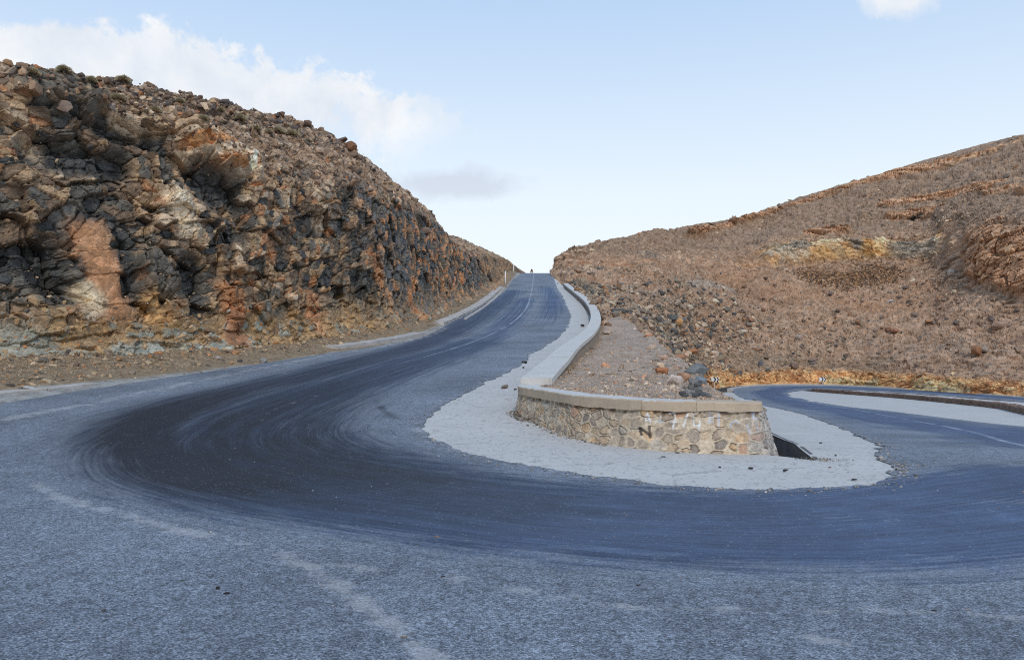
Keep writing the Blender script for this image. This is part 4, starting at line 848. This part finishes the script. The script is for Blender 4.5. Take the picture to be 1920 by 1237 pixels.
# mound
p_, n_, _ = on_grid(ISL, 20000, lambda S: dist_w(S)*(S[..., 1] > 13.6)*(S[..., 1] < 70))
stones('mound_gravel', p_, n_, psize(20000, .014, .11, 2.6), colours(20000, [(3, lin(168, 148, 130)), (2.5, lin(146, 130, 116)), (3, lin(186, 164, 144)), (1.0, lin(210, 194, 178)), (1.2, lin(188, 146, 120)), (.6, lin(116, 108, 104))]), M_stone, .05)
p_, n_, _ = on_grid(ISL, 1500, lambda S: dist_w(S)*sstep(14, 30, S[..., 1])*(S[..., 1] < 70)*(.15+np.clip(np.arange(200)[None]/124., 0, 1)**3))
stones('mound_rubble', p_, n_, psize(1500, .05, .2, 2.4), colours(1500, [(3, lin(160, 142, 126)), (2, lin(190, 168, 148)), (2, lin(126, 118, 110)), (1.4, lin(188, 142, 114)), (1, lin(206, 190, 174))]), M_stone, .1)
# hill
lvw = np.tile(lev, (HILL.shape[0], 1))
def hw(S):
    u = UC+F*S[..., 0]/np.maximum(S[..., 1], 1); return ((u > 1030) & (u < 2050))*(.12+np.clip(1.6*fbm(S.reshape(-1, 3), .07, 3, 82).reshape(S.shape[:2])+.15, 0, 1))
p_, n_, _ = on_grid(HILL, 26000, lambda S: dist_w(S)*hw(S)*(lvw > 1.0)*(lvw < 6.2)*np.where((lvw > 3.1) & (lvw < 4), .4, 1))
stones('hill_rubble', p_, n_, psize(26000, .10, .8, 2.6), colours(26000, [(3, lin(142, 122, 106)), (3, lin(160, 138, 120)), (2, lin(178, 156, 136)), (1.5, lin(124, 112, 104)), (.7, lin(164, 128, 100)), (.4, lin(200, 182, 162))]), M_stone)
ctr = np.array([at_hill(u, v) for u, v in ((1130, 555), (1180, 545), (1210, 590), (1255, 575), (1290, 610), (1330, 585), (1290, 560), (1380, 600), (1260, 640))])
def spill(S):
    d, _ = segdist(S.reshape(-1, 3), ctr); return np.exp(-(d/9.)**2).reshape(S.shape[:2])
p_, n_, _ = on_grid(HILL, 7500, lambda S: dist_w(S)*spill(S)*(lvw > .7)*(lvw < 3))
stones('rubble_spill', p_, n_, psize(7500, .13, .75, 2.0), colours(7500, [(3, lin(108, 102, 94)), (3, lin(150, 136, 120)), (2, lin(184, 168, 150)), (2, lin(88, 88, 90)), (1, lin(160, 122, 92))]), M_stone)
ctr2 = np.array([at_hill(u, v) for u, v in ((1530, 512), (1590, 520), (1650, 508))])
p_, n_, _ = on_grid(HILL, 3500, lambda S: np.exp(-(segdist(S.reshape(-1, 3), ctr2)[0]/3.4)**4).reshape(S.shape[:2])*(lvw > 2)*(lvw < 3.4))
stones('scree_patch', p_, n_, psize(3500, .14, .4, 2.6), colours(3500, [(3, lin(112, 86, 68)), (2, lin(150, 116, 88)), (2, lin(82, 70, 62)), (1, lin(178, 140, 104))]), M_stone)
p_, n_, _ = on_grid(HILL, 2500, lambda S: (lvw < 1.05)*hw(S)*(UC+F*S[..., 0]/np.maximum(S[..., 1], 1) > 1310))
stones('bank_rubble', p_, n_, psize(2500, .08, .35, 2.4), colours(2500, [(3, lin(180, 136, 98)), (2, lin(200, 162, 122)), (1, lin(150, 110, 80)), (1, lin(210, 186, 150))]), M_stone)
# grit on the carriageway and crumbs along the ragged asphalt edge
nearw = lambda S: dist_w(S)*(S[..., 1] > 3.5)*(S[..., 1] < 40)
kx = xs[:, None]+0*tt[None]
p_, n_, _ = on_grid(ROAD, 1500, lambda S: nearw(S)*(.15+3*dust.reshape(S.shape[:2])))
stones('road_grit', p_, n_, psize(1500, .005, .022, 3.), colours(1500, [(3, lin(150, 152, 160)), (2, lin(180, 176, 172)), (1, lin(80, 78, 80)), (.6, lin(180, 130, 100))]), M_stone)
ed = np.linalg.norm(ROAD-ROAD[:, :1], axis=2)
p_, n_, _ = on_grid(ROAD, 1500, lambda S: np.exp(-(ed/.22)**2)*(kx > 5)*(kx < 27)*dist_w(S)*(1+3*np.exp(-((S[..., 0]-5.6)**2+(S[..., 1]-11.5)**2)/.8)))
stones('edge_crumbs', p_, n_, psize(1500, .010, .045, 2.4), colours(1500, [(3, lin(110, 110, 114)), (2, lin(140, 137, 136)), (1, lin(170, 162, 156))]), M_stone)
# dark crumbled gravel at the stone wall's left end, debris in the drain mouth
def cluster(name, centre, spread_, n, lo, hi, tab, zf):
    p = np.array(centre)[None]+RNG.normal(0, 1, (n, 3))*np.array([*spread_, 0]); p[:, 2] = zf(p)
    stones(name, p, np.tile([0, 0, 1.], (n, 1)), psize(n, lo, hi, 2.2), colours(n, tab), M_stone)
cl = [(3, lin(98, 92, 88)), (2, lin(130, 120, 112)), (1, lin(160, 144, 128))]
pw = catmull(WB, np.linspace(1, 4.2, 400)); pw = pw+np.array([-.03, -.06]); pw3 = np.concatenate([pw, zU(pw[:, 1:2])-.02], 1); pw3[:, :2] += RNG.normal(0, .07, (400, 2)); pw3[:, 2] += .10*np.exp(-np.linspace(0, 8, 400)**2/2)*RNG.uniform(0, 1, 400)
stones('wall_foot_rubble', np.concatenate([pw3, pw3[:140]+RNG.normal(0, .04, (140, 3))*np.array([1, 1, .3])]), np.tile([0, 0, 1.], (540, 1)), psize(540, .012, .05, 2.2), colours(540, cl), M_stone)
cluster('drain_debris', (4.75, 12.25, 0), (.16, .28), 160, .008, .03, cl, lambda p: np.where(p[:, 1] > 12.6, -.25, 0)-.02)

# ------------------------------------------------------------------ boulders: things of their own
def boulder_mesh(seed, sq, n=22):
    bm = hull(n, seed, sq, .035*min(sq)); bmesh.ops.subdivide_edges(bm, edges=[e for e in bm.edges if e.calc_length() > .35], cuts=2, use_grid_fill=True); bmesh.ops.triangulate(bm, faces=bm.faces)
    V = np.array([v.co[:] for v in bm.verts]); d = fbm(V+seed, 2.6, 4, seed)*.09
    for v, k in zip(bm.verts, d): v.co *= 1+k
    me = bpy.data.meshes.new('boulder'); bm.to_mesh(me); bm.free(); me.shade_smooth(); me.set_sharp_from_angle(angle=.5); return me
BOULD = [boulder_mesh(300+i, s) for i, s in enumerate(((1, .8, .7), (1, .7, .5), (1, .9, .8), (1, .6, .35), (1, .75, .6), (1, .85, .55), (1, .65, .65), (1, .8, .42)))]
SM = {}
def smat(c):
    if c not in SM: SM[c] = rock_mat('boulder_'+'_'.join(map(str, c)), 7.0, .34, .03, .012, True, lin(*c))
    return SM[c]
def boulder(p, size, c, label, kind=0, scale=(1, 1, 1), rz=None, group=None, sink=.25, tilt=.15, name='boulder', cat='rock'):
    me = BOULD[kind].copy() if not BOULD[kind].materials or True else BOULD[kind]
    key = (kind, c)
    if key in BM_CACHE: me = BM_CACHE[key]
    else: me.materials.append(smat(c)); BM_CACHE[key] = me
    o = bpy.data.objects.new(name, me); C.objects.link(o); s = size/2
    o.scale = (s*scale[0], s*scale[1], s*scale[2]); o.rotation_euler = (random.uniform(-tilt, tilt), random.uniform(-tilt, tilt), random.uniform(0, 6.28) if rz is None else rz)
    zs = (.7, .5, .8, .35, .6, .55, .65, .42)[kind]*s*scale[2]
    o.location = (p[0], p[1], p[2]+zs*(1-2*sink)); tag(o, label, cat, group); return o
BM_CACHE = {}
at_isl_d = finder(ISL); at_hill_d = finder(HILL); at_cliff_d = finder(CLIFF); at_verge = finder(VERGE)
I = at_isl_d
g_m = 'large rocks along the edge of the gravel mound'
for u, v, s, c, k, sc, lab in ((1243, 697, .62, (192, 132, 92), 2, (1, .8, .6), 'blocky orange rock on the gravel mound above the white slab'), (1268, 717, .95, (214, 196, 184), 3, (1.1, .5, .9), 'long whitish slab of rock leaning on the gravel mound'),
                              (1282, 710, .42, (200, 152, 118), 0, (1, 1, 1), 'pinkish orange rock tucked behind the white slab'), (1304, 697, .95, (132, 132, 128), 1, (1, .8, .9), 'big dark grey sloping boulder at the edge of the gravel mound'),
                              (1310, 716, .42, (146, 150, 152), 4, (1, .9, 1), 'smooth blue grey rock below the big dark boulder'), (1246, 672, .75, (206, 170, 148), 3, (1, .6, 1), 'flat pink rock half buried in the mound crest'),
                              (1216, 627, .85, (206, 160, 130), 3, (1, .6, 1), 'flat pale orange slab high on the mound edge'), (1142, 608, .8, (186, 160, 138), 5, (1, .8, .9), 'tan rock right of the parapet wall bend'),
                              (1141, 625, .7, (196, 172, 150), 7, (1, .8, 1), 'pale flat rock below the tan one behind the parapet'), (1222, 652, .6, (212, 186, 164), 0, (1, .8, .8), 'rounded cream rock on the mound slope'),
                              (1112, 592+60, .35, (150, 138, 128), 0, (1, 1, 1), 'small grey rock on gravel close behind the parapet')):
    boulder(I(u, v), s, c, lab, k, sc, group=g_m)
for u, v, s in ((1290, 735, .26), (1300, 738, .24), (1312, 738, .26), (1322, 737, .2), (1298, 727, .26), (1316, 730, .22), (1328, 741, .16), (1288, 726, .22), (1308, 730, .24), (1318, 742, .18), (1304, 742, .2), (1280, 738, .18), (1294, 742, .2), (1310, 724, .22), (1302, 720, .26), (1285, 743, .16), (1296, 714, .2), (1314, 735, .2)):
    boulder(I(u, v), s, random.choice(((122, 120, 114), (148, 144, 138), (104, 102, 100), (160, 150, 138))), 'small grey broken rock in the pile below the blue grey rock', random.choice((0, 1, 2, 4)), group='broken rocks at the mound corner')
Hh = at_hill_d
g_h = 'big rocks on the far hillside'
for u, v, s, c, k, sc, lab in ((1340, 665, 1.7, (200, 176, 154), 2, (1, .9, 1), 'rounded cream boulder standing in the dark rubble above the chevron sign'), (1300, 660, 1.7, (196, 134, 92), 5, (1, .8, 1), 'angular orange boulder at the foot of the rubble spill'),
                              (1288, 668, 1.2, (206, 168, 142), 0, (1, .9, 1), 'pink boulder touching the angular orange one'), (1275, 607, 1.5, (190, 146, 100), 2, (.9, .8, 1), 'yellowish block in the middle of the rubble spill'),
                              (1283, 603, 1.4, (116, 118, 120), 4, (.9, .8, 1), 'blue grey block beside the yellowish one in the spill'), (1262, 601, 1.5, (112, 110, 104), 0, (1, .8, 1), 'dark block left of the yellowish one in the spill'),
                              (1397, 622, 1.6, (214, 198, 178), 7, (1, .7, 1.1), 'white flat boulder at the right end of the rubble spill'), (1293, 577, 1.6, (186, 168, 146), 0, (1, .9, 1), 'pale boulder at the top of the rubble spill'),
                              (1668, 564, 1.3, (206, 194, 184), 5, (1, .9, 1), 'whitish boulder on the orange earth patch'), (1782, 515, 1.9, (204, 184, 164), 2, (1, .9, 1), 'pale boulder below the yellow outcrop right end'),
                              (1664, 618, 1.5, (164, 116, 88), 0, (.9, .8, 1), 'round brown boulder in the mid slope pair'), (1678, 620, 2.1, (160, 114, 88), 5, (1, .8, .9), 'long brown boulder right of the round brown one'),
                              (1605, 606, 1.3, (164, 120, 90), 0, (1, .9, 1), 'brown boulder alone left of the brown pair'), (1500, 633, 1.4, (190, 168, 150), 2, (1, .8, 1), 'pale boulder low on the left of the slope'),
                              (1830, 661, 2.0, (166, 118, 84), 2, (1, .8, 1), 'rusty boulder low on the right slope'), (1845, 657, 1.6, (168, 150, 134), 0, (1, .9, 1), 'grey boulder leaning on the rusty one'),
                              (1875, 612, 2.3, (158, 130, 112), 2, (1.2, .8, .8), 'squared block near the right edge under the orange crag'), (1742, 602, 1.6, (168, 122, 88), 5, (1, .8, .8), 'brown slab in the middle of the right slope'),
                              (1706, 562, 1.6, (186, 156, 130), 7, (1, .8, 1), 'flat tan slab right of the whitish boulder'), (1086, 507, 1.3, (170, 138, 114), 5, (1, .8, .7), 'tan boulder beside the crest on the right'), (1105, 512, 1.2, (150, 130, 112), 0, (1.2, .8, .6), 'brown boulder right of the one beside the crest')):
    boulder(Hh(u, v), s, c, lab, k, sc, group=g_h)
for i in range(120):
    k = RNG.integers(0, len(ctr)); u = float(UC+F*ctr[k][0]/ctr[k][1]+RNG.normal(0, 34)); v = float(VH-F*(ctr[k][2]-EYE)/ctr[k][1]+RNG.normal(0, 18))
    if u < 1150 or v < 530: continue
    p = Hh(u, v); boulder(p, float(psize(1, .6, 1.4)[0]), random.choice(((112, 104, 96), (150, 134, 118), (172, 154, 134), (96, 94, 92))), 'angular rock in the grey rubble spill below the upper road', random.randrange(8), group='rocks of the rubble spill')
for i in range(90):
    u, v = RNG.uniform(1330, 1915), RNG.uniform(520, 690); p = Hh(u, v)
    boulder(p, float(psize(1, .6, 1.6)[0]), random.choice(((134, 112, 96), (150, 126, 108), (120, 106, 98), (156, 116, 90))), 'brown stone scattered on the slope above the lower bend', random.randrange(8), group='stones scattered on the lower slope')
# cliff top
K = at_cliff_d
for i in range(85):
    u = RNG.uniform(5, 790); rv_ = np.interp(u, RIDGE[:, 0], RIDGE[:, 1]); v = rv_+abs(RNG.normal(0, 22))+1
    p = K(u, v); boulder(p, float(psize(1, .22, .55)[0]), random.choice(((110, 94, 84), (126, 104, 88), (96, 86, 80), (150, 118, 92), (104, 96, 92))), 'brown rock lying along the rim of the cliff', random.randrange(8), (1, 1, 1), group='rocks along the cliff rim', tilt=.4)
for u, v, s, c, lab in ((1 + 655, 275, 1.9, (150, 108, 80), 'orange brown boulder on the cliff rim'), (640, 262, 1.5, (118, 98, 84), 'dark boulder next to the orange one on the cliff rim'), (660, 292, 1.8, (134, 108, 88), 'brown boulder poking out below the cliff rim'), (672, 296, 1.2, (140, 118, 98), 'squat boulder on the descending rim'),
                        (600, 285, 1.1, (196, 166, 140), 'cream block below the rim on the upper slope'), (620, 292, 1.0, (190, 156, 128), 'second cream block right of the first on the upper slope'), (528, 215, 1.5, (120, 98, 84), 'flat topped boulder at the highest bend of the rim'), (575, 232, 1.3, (128, 104, 88), 'slanted slab on the rim above the cream blocks'),
                        (120, 385 - 180, 1.2, (150, 130, 116), 'pale block above the dark overhang at far left'), (207, 205, .9, (184, 164, 146), 'light stone on the slope right of the dark overhang'), (800, 434, 1.8, (128, 108, 92), 'boulder at the notch where the far ridge begins')):
    boulder(K(u, v), s*.58, c, lab, random.randrange(3), sink=.38, group='big boulders on the upper cliff slope', tilt=.3)
for u, v, s, c, k, sc, lab in ((52, 728, .42, (206, 202, 196), 7, (1, .8, .8), 'white stone lying just behind the kerb at far left'), 
                              (245, 700, .3, (170, 150, 128), 0, (1, 1, .8), 'small tan stone on the gravel verge'), (408, 672, .35, (190, 176, 158), 0, (1, 1, .8), 'pale stone on the verge under the low cliff'), (495, 676, .45, (150, 152, 150), 2, (1, .8, .7), 'grey stone at the verge edge before the kerb slab'), (448, 688 - 12, .28, (96, 92, 90), 0, (1, 1, .8), 'dark stone near the road edge before the kerb slab')):
    boulder(at_verge(u, v), s, c, lab, k, sc, group='stones on the left verge')
# stones on the concrete and on the road
for u, v, s, c, k, sc, lab in ((946, 727, .42, (150, 134, 118), 3, (1, .6, .7), 'flat tan stone lying on the concrete apron beside the wall'), (1111, 593, .5, (60, 58, 58), 0, (1, .8, .8), 'dark lump in the gutter below the parapet bend'), (1092, 612, .45, (96, 84, 74), 5, (1, .8, .8), 'brown stone in the gutter near the parapet bend'),
                              (980, 680, .16, (70, 68, 68), 0, (1, .8, .8), 'small dark stone on the gutter edge'), (986, 681, .16, (66, 64, 64), 2, (1, .8, .9), 'second dark stone beside the gutter edge one'), (981, 690, .14, (60, 58, 58), 4, (1, .8, .8), 'lone dark pebble on the gutter'), (966, 731, .10, (80, 76, 74), 0, (1, .8, .8), 'dark pebble by the left corner of the stone wall')):
    boulder(gU(u, v), s, c, lab, k, sc, group='loose stones on the concrete gutter', sink=.1)
for u, v, s, c, lab in ((1270, 851, .11, (74, 70, 68), 'dark pebble on the apron below the middle of the stone wall'), (1244, 858, .09, (70, 68, 66), 'dark pebble left of the one below the wall'), (1472, 883, .12, (66, 62, 60), 'dark flat chip on the apron below the drain mouth'), (1408, 879, .09, (90, 86, 82), 'grey pebble on the apron left of the flat chip'), (1601, 900, .09, (80, 76, 74), 'pebble near the rounded end of the apron'), (1556, 876, .08, (150, 120, 100), 'tan pebble right of the drain mouth'), (1539, 831, .08, (70, 68, 66), 'pebble on the apron beside the drain'), (1567, 854, .08, (110, 96, 88), 'brownish pebble on the right half of the apron'), (1350, 876, .08, (76, 72, 70), 'small dark pebble in the middle of the apron')):
    boulder(gR(u, v), s, c, lab, random.randrange(5), (1, .7, .5), group='pebbles on the concrete apron', sink=.1)
for u, v, s, c, lab in ((408, 1104, .055, (70, 62, 56), 'small dark lump of dirt on the near asphalt'), (424, 1114, .06, (58, 52, 50), 'flat dark lump right of the smaller one on the asphalt'), (1751, 1075, .05, (150, 148, 146), 'grey pebble on the blue asphalt at right'), (1750, 1147, .05, (74, 68, 66), 'dark pebble on the dusty line at right'), (819, 1008, .07, (190, 150, 130), 'pink stone on the near asphalt'), (781, 1023, .06, (104, 100, 98), 'grey stone left of the pink one'), (830, 1083, .06, (84, 78, 74), 'dark crumb on the dusty line in the middle'), (1197, 1098, .05, (70, 68, 72), 'dark pebble above the dusty line'), (758, 1196, .05, (190, 170, 150), 'tan pebble beside the dusty track at the bottom'), (1813, 1143, .05, (196, 176, 160), 'pale pebble on the dusty line at far right'), (1046, 1108, .06, (150, 108, 92), 'reddish chip at the start of the long dusty line')):
    boulder(gU(u, v), s, c, lab, random.randrange(5), (1, .7, .5), group='small stones lying on the asphalt', sink=.1)

# cushion shrubs on the upper slope
def cushion_mesh(seed):
    r = np.random.default_rng(seed); n = 900; th = r.uniform(0, 6.283, n); ph = np.arccos(r.uniform(-.05, 1, n)); d = np.stack([np.sin(ph)*np.cos(th), np.sin(ph)*np.sin(th), np.cos(ph)*.75], 1)
    rad = r.uniform(.72, 1.0, n)*(1+.12*np.sin(3*th+seed)); tip = d*rad[:, None]; side_ = np.cross(d, r.normal(0, 1, (n, 3))); side_ /= np.linalg.norm(side_, axis=1, keepdims=True)
    base_ = d*.35; wv = side_*.035; V = np.stack([base_-wv, base_+wv, tip+wv*.6, tip-wv*.6], 1).reshape(-1, 3); V[:, 2] = np.maximum(V[:, 2], -.1)
    cv = np.where(r.uniform(0, 1, (n, 1)) < .55, lin(200, 184, 154), lin(160, 150, 124)); return np_mesh('cushion_shrub', V, np.arange(n*4).reshape(-1, 4), col=np.repeat(cv, 4, 0))
M_shrub = N('dry_shrub'); M_shrub = M_shrub.fin(M_shrub.attr('Col').outputs['Color'], .95)
CM = [cushion_mesh(i) for i in range(3)]; [m.materials.append(M_shrub) for m in CM]
for i, (u, v, s) in enumerate(((452, 222, .55), (482, 240, .5), (520, 243, .6), (549, 249, .65), (232, 153, .5), (222, 183, .5), (340, 190, .4), (120, 130, .45), (60, 135, .45), (385, 222, .4), (292, 205, .45), (505, 245, .4), (170, 150, .4), (580, 262, .4), (415, 205, .4))):
    p = K(u, v+2); o = bpy.data.objects.new('cushion_shrub', CM[i % 3]); C.objects.link(o); o.scale = (s*.75, s*.75, s*.75); o.location = tuple(p); o.rotation_euler = (0, 0, i*1.3)
    tag(o, 'dry dome shaped cushion shrub among rocks on the upper cliff slope', 'shrub', 'cushion shrubs on the upper slope')

# dry grass in the gravel along the back of the parapet
n = 1500; tpar = RNG.uniform(.02, .62, n)**1.2; ip = np.clip((tpar*419).astype(int), 0, 418); cl_ = fbm(np.stack([p2[ip, 0], p2[ip, 1], 0*tpar], 1), .8, 3, 141)
keep = cl_ > -.12; ip = ip[keep]; n = len(ip); off_ = np.abs(RNG.normal(0, .13, n))
gx = p2[ip]+tgp[ip]*RNG.uniform(-.1, .1, (n, 1))+nrp[ip]*(w_[ip]+.0+off_)[:, None]; gz = np.interp(gx[:, 1], yy, zi)-.02
hh_ = RNG.uniform(.06, .30, n)*np.exp(-off_/.3); lean = RNG.normal(0, .09, (n, 2)); sd = RNG.normal(0, 1, (n, 2)); sd /= np.linalg.norm(sd, axis=1, keepdims=True); sd *= .007
b0 = np.concatenate([gx-sd, gz[:, None]], 1); b1 = np.concatenate([gx+sd, gz[:, None]], 1); b2 = np.concatenate([gx+lean, (gz+hh_)[:, None]], 1)
gc = np.repeat(colours(n, [(3, lin(150, 126, 96)), (2, lin(120, 98, 76)), (1, lin(180, 158, 124))]), 3, 0)
tag(link('dry_grass', np_mesh('dry_grass', np.stack([b0, b1, b2], 1).reshape(-1, 3), np.arange(n*3).reshape(-1, 3), col=gc), M_shrub, None, False), kind='stuff')

# ------------------------------------------------------------------ sky, sun, camera
SUN_EL, SUN_AZ = math.radians(42), math.radians(172)       # azimuth clockwise from +Y: behind the camera, to the right
w = bpy.data.worlds.new('World'); bpy.context.scene.world = w; w.use_nodes = True; nt = w.node_tree; nt.nodes.clear()
class WN(N):
    def __init__(s, t): s.t = t
s = WN(nt); out = s.n('ShaderNodeOutputWorld'); sky = s.n('ShaderNodeTexSky', sky_type='NISHITA'); sky.sun_disc = False; sky.sun_elevation = SUN_EL; sky.sun_rotation = SUN_AZ; sky.altitude = 1200; sky.dust_density = 1.5
bg1 = s.n('ShaderNodeBackground'); s.l(sky.outputs[0], bg1.inputs[0]); bg1.inputs[1].default_value = .11
dirv = s.n('ShaderNodeTexCoord').outputs['Generated']; sx = s.n('ShaderNodeSeparateXYZ'); s.l(dirv, sx.inputs[0]); dx, dy, dz = sx.outputs
yc = s.math('MAXIMUM', dy, .05); p_ = s.math('DIVIDE', dx, yc); q_ = s.math('DIVIDE', dz, yc)
n_big = s.noise(9, 8, .62, dirv, .3); n_det = s.noise(26, 6, .65, dirv, .2)
# veil of thin high cloud that whitens the sky towards the horizon
veil = s.mapr(dz, 0.0, .5, .98, .86)
bg2 = s.n('ShaderNodeBackground'); bg2.inputs[1].default_value = 1.06
vc = s.n('ShaderNodeValToRGB'); s.l(s.mapr(dz, 0, .5), vc.inputs[0]); vc.color_ramp.elements[0].color = (*lin(246, 251, 254), 1); vc.color_ramp.elements[1].color = (*lin(160, 197, 241), 1); e = vc.color_ramp.elements.new(.74); e.color = (*lin(194, 219, 248), 1)
e = vc.color_ramp.elements.new(.35); e.color = (*lin(232, 244, 254), 1); s.l(vc.outputs[0], bg2.inputs[0])
m1_ = s.n('ShaderNodeMixShader'); s.l(veil, m1_.inputs[0]); s.l(bg1.outputs[0], m1_.inputs[1]); s.l(bg2.outputs[0], m1_.inputs[2])
q_up = s.mapr(p_, -.50, -.06, .415, .298); nn = s.math('ADD', s.mapr(n_big, .3, .7, -.026, .026), s.mapr(n_det, .3, .7, -.024, .024))
band_ = s.math('MULTIPLY', s.mapr(s.math('ADD', s.math('SUBTRACT', q_up, q_), nn), -.002, .016), s.mapr(s.math('ADD', s.math('SUBTRACT', q_, .252), nn), -.015, .02))
band_ = s.math('MULTIPLY', band_, s.mapr(s.math('ADD', p_, s.math('MULTIPLY', nn, 2.2)), -.13, -.05, 1, 0)); band_ = s.math('MULTIPLY', band_, s.mapr(dy, .1, .3))
band_ = s.math('MULTIPLY', band_, s.mapr(n_det, .3, .5, .84, 1))
def puff(pc, qc, rx, rz_, k):
    a_ = s.math('DIVIDE', s.math('SUBTRACT', p_, pc), rx); b__ = s.math('DIVIDE', s.math('SUBTRACT', q_, qc), rz_)
    r_ = s.math('SQRT', s.math('ADD', s.math('MULTIPLY', a_, a_), s.math('MULTIPLY', b__, b__)))
    return s.math('MULTIPLY', s.mapr(s.math('ADD', r_, s.math('MULTIPLY', nn, k)), 1.05, .45), s.mapr(dy, .1, .3))
small = puff(.482, .428, .050, .026, 13.)
bg3 = s.n('ShaderNodeBackground'); s.l(s.mix(s.mapr(n_big, .35, .62), tuple(lin(226, 233, 243)), tuple(lin(252, 253, 254))), bg3.inputs[0])
m2_ = s.n('ShaderNodeMixShader'); s.l(s.math('MULTIPLY', s.math('MAXIMUM', band_, small), .95), m2_.inputs[0]); s.l(m1_.outputs[0], m2_.inputs[1]); s.l(bg3.outputs[0], m2_.inputs[2])
bg4 = s.n('ShaderNodeBackground'); bg4.inputs[0].default_value = (*lin(200, 206, 222), 1)
m3_ = s.n('ShaderNodeMixShader'); s.l(s.math('MULTIPLY', puff(-.085, .194, .125, .025, 9.), .55), m3_.inputs[0]); s.l(m2_.outputs[0], m3_.inputs[1]); s.l(bg4.outputs[0], m3_.inputs[2])
s.l(m3_.outputs[0], out.inputs[0])
ld = bpy.data.lights.new('sun', 'SUN'); ld.energy = 1.75; ld.angle = math.radians(7); ld.color = (1, .93, .84)
lo = bpy.data.objects.new('sun', ld); C.objects.link(lo)
lo.rotation_euler = Vector((-math.sin(SUN_AZ)*math.cos(SUN_EL), -math.cos(SUN_AZ)*math.cos(SUN_EL), -math.sin(SUN_EL))).to_track_quat('-Z', 'Y').to_euler()
cd = bpy.data.cameras.new('camera'); cam = bpy.data.objects.new('camera', cd); C.objects.link(cam); cam.location = (0, 0, EYE); cam.rotation_euler = (math.pi/2, 0, 0)
cd.sensor_width = 36; cd.lens = F/1920*36; cd.shift_y = (VH-618.5)/1920; cd.clip_start = .1; cd.clip_end = 12000
sc = bpy.context.scene; sc.camera = cam; sc.view_settings.view_transform = 'Standard'; sc.view_settings.look = 'None'; sc.view_settings.exposure = 0.0; sc.view_settings.gamma = 1
sc.cycles.max_bounces = 5; sc.cycles.use_denoising = False; sc.cycles.filter_width = 1.1
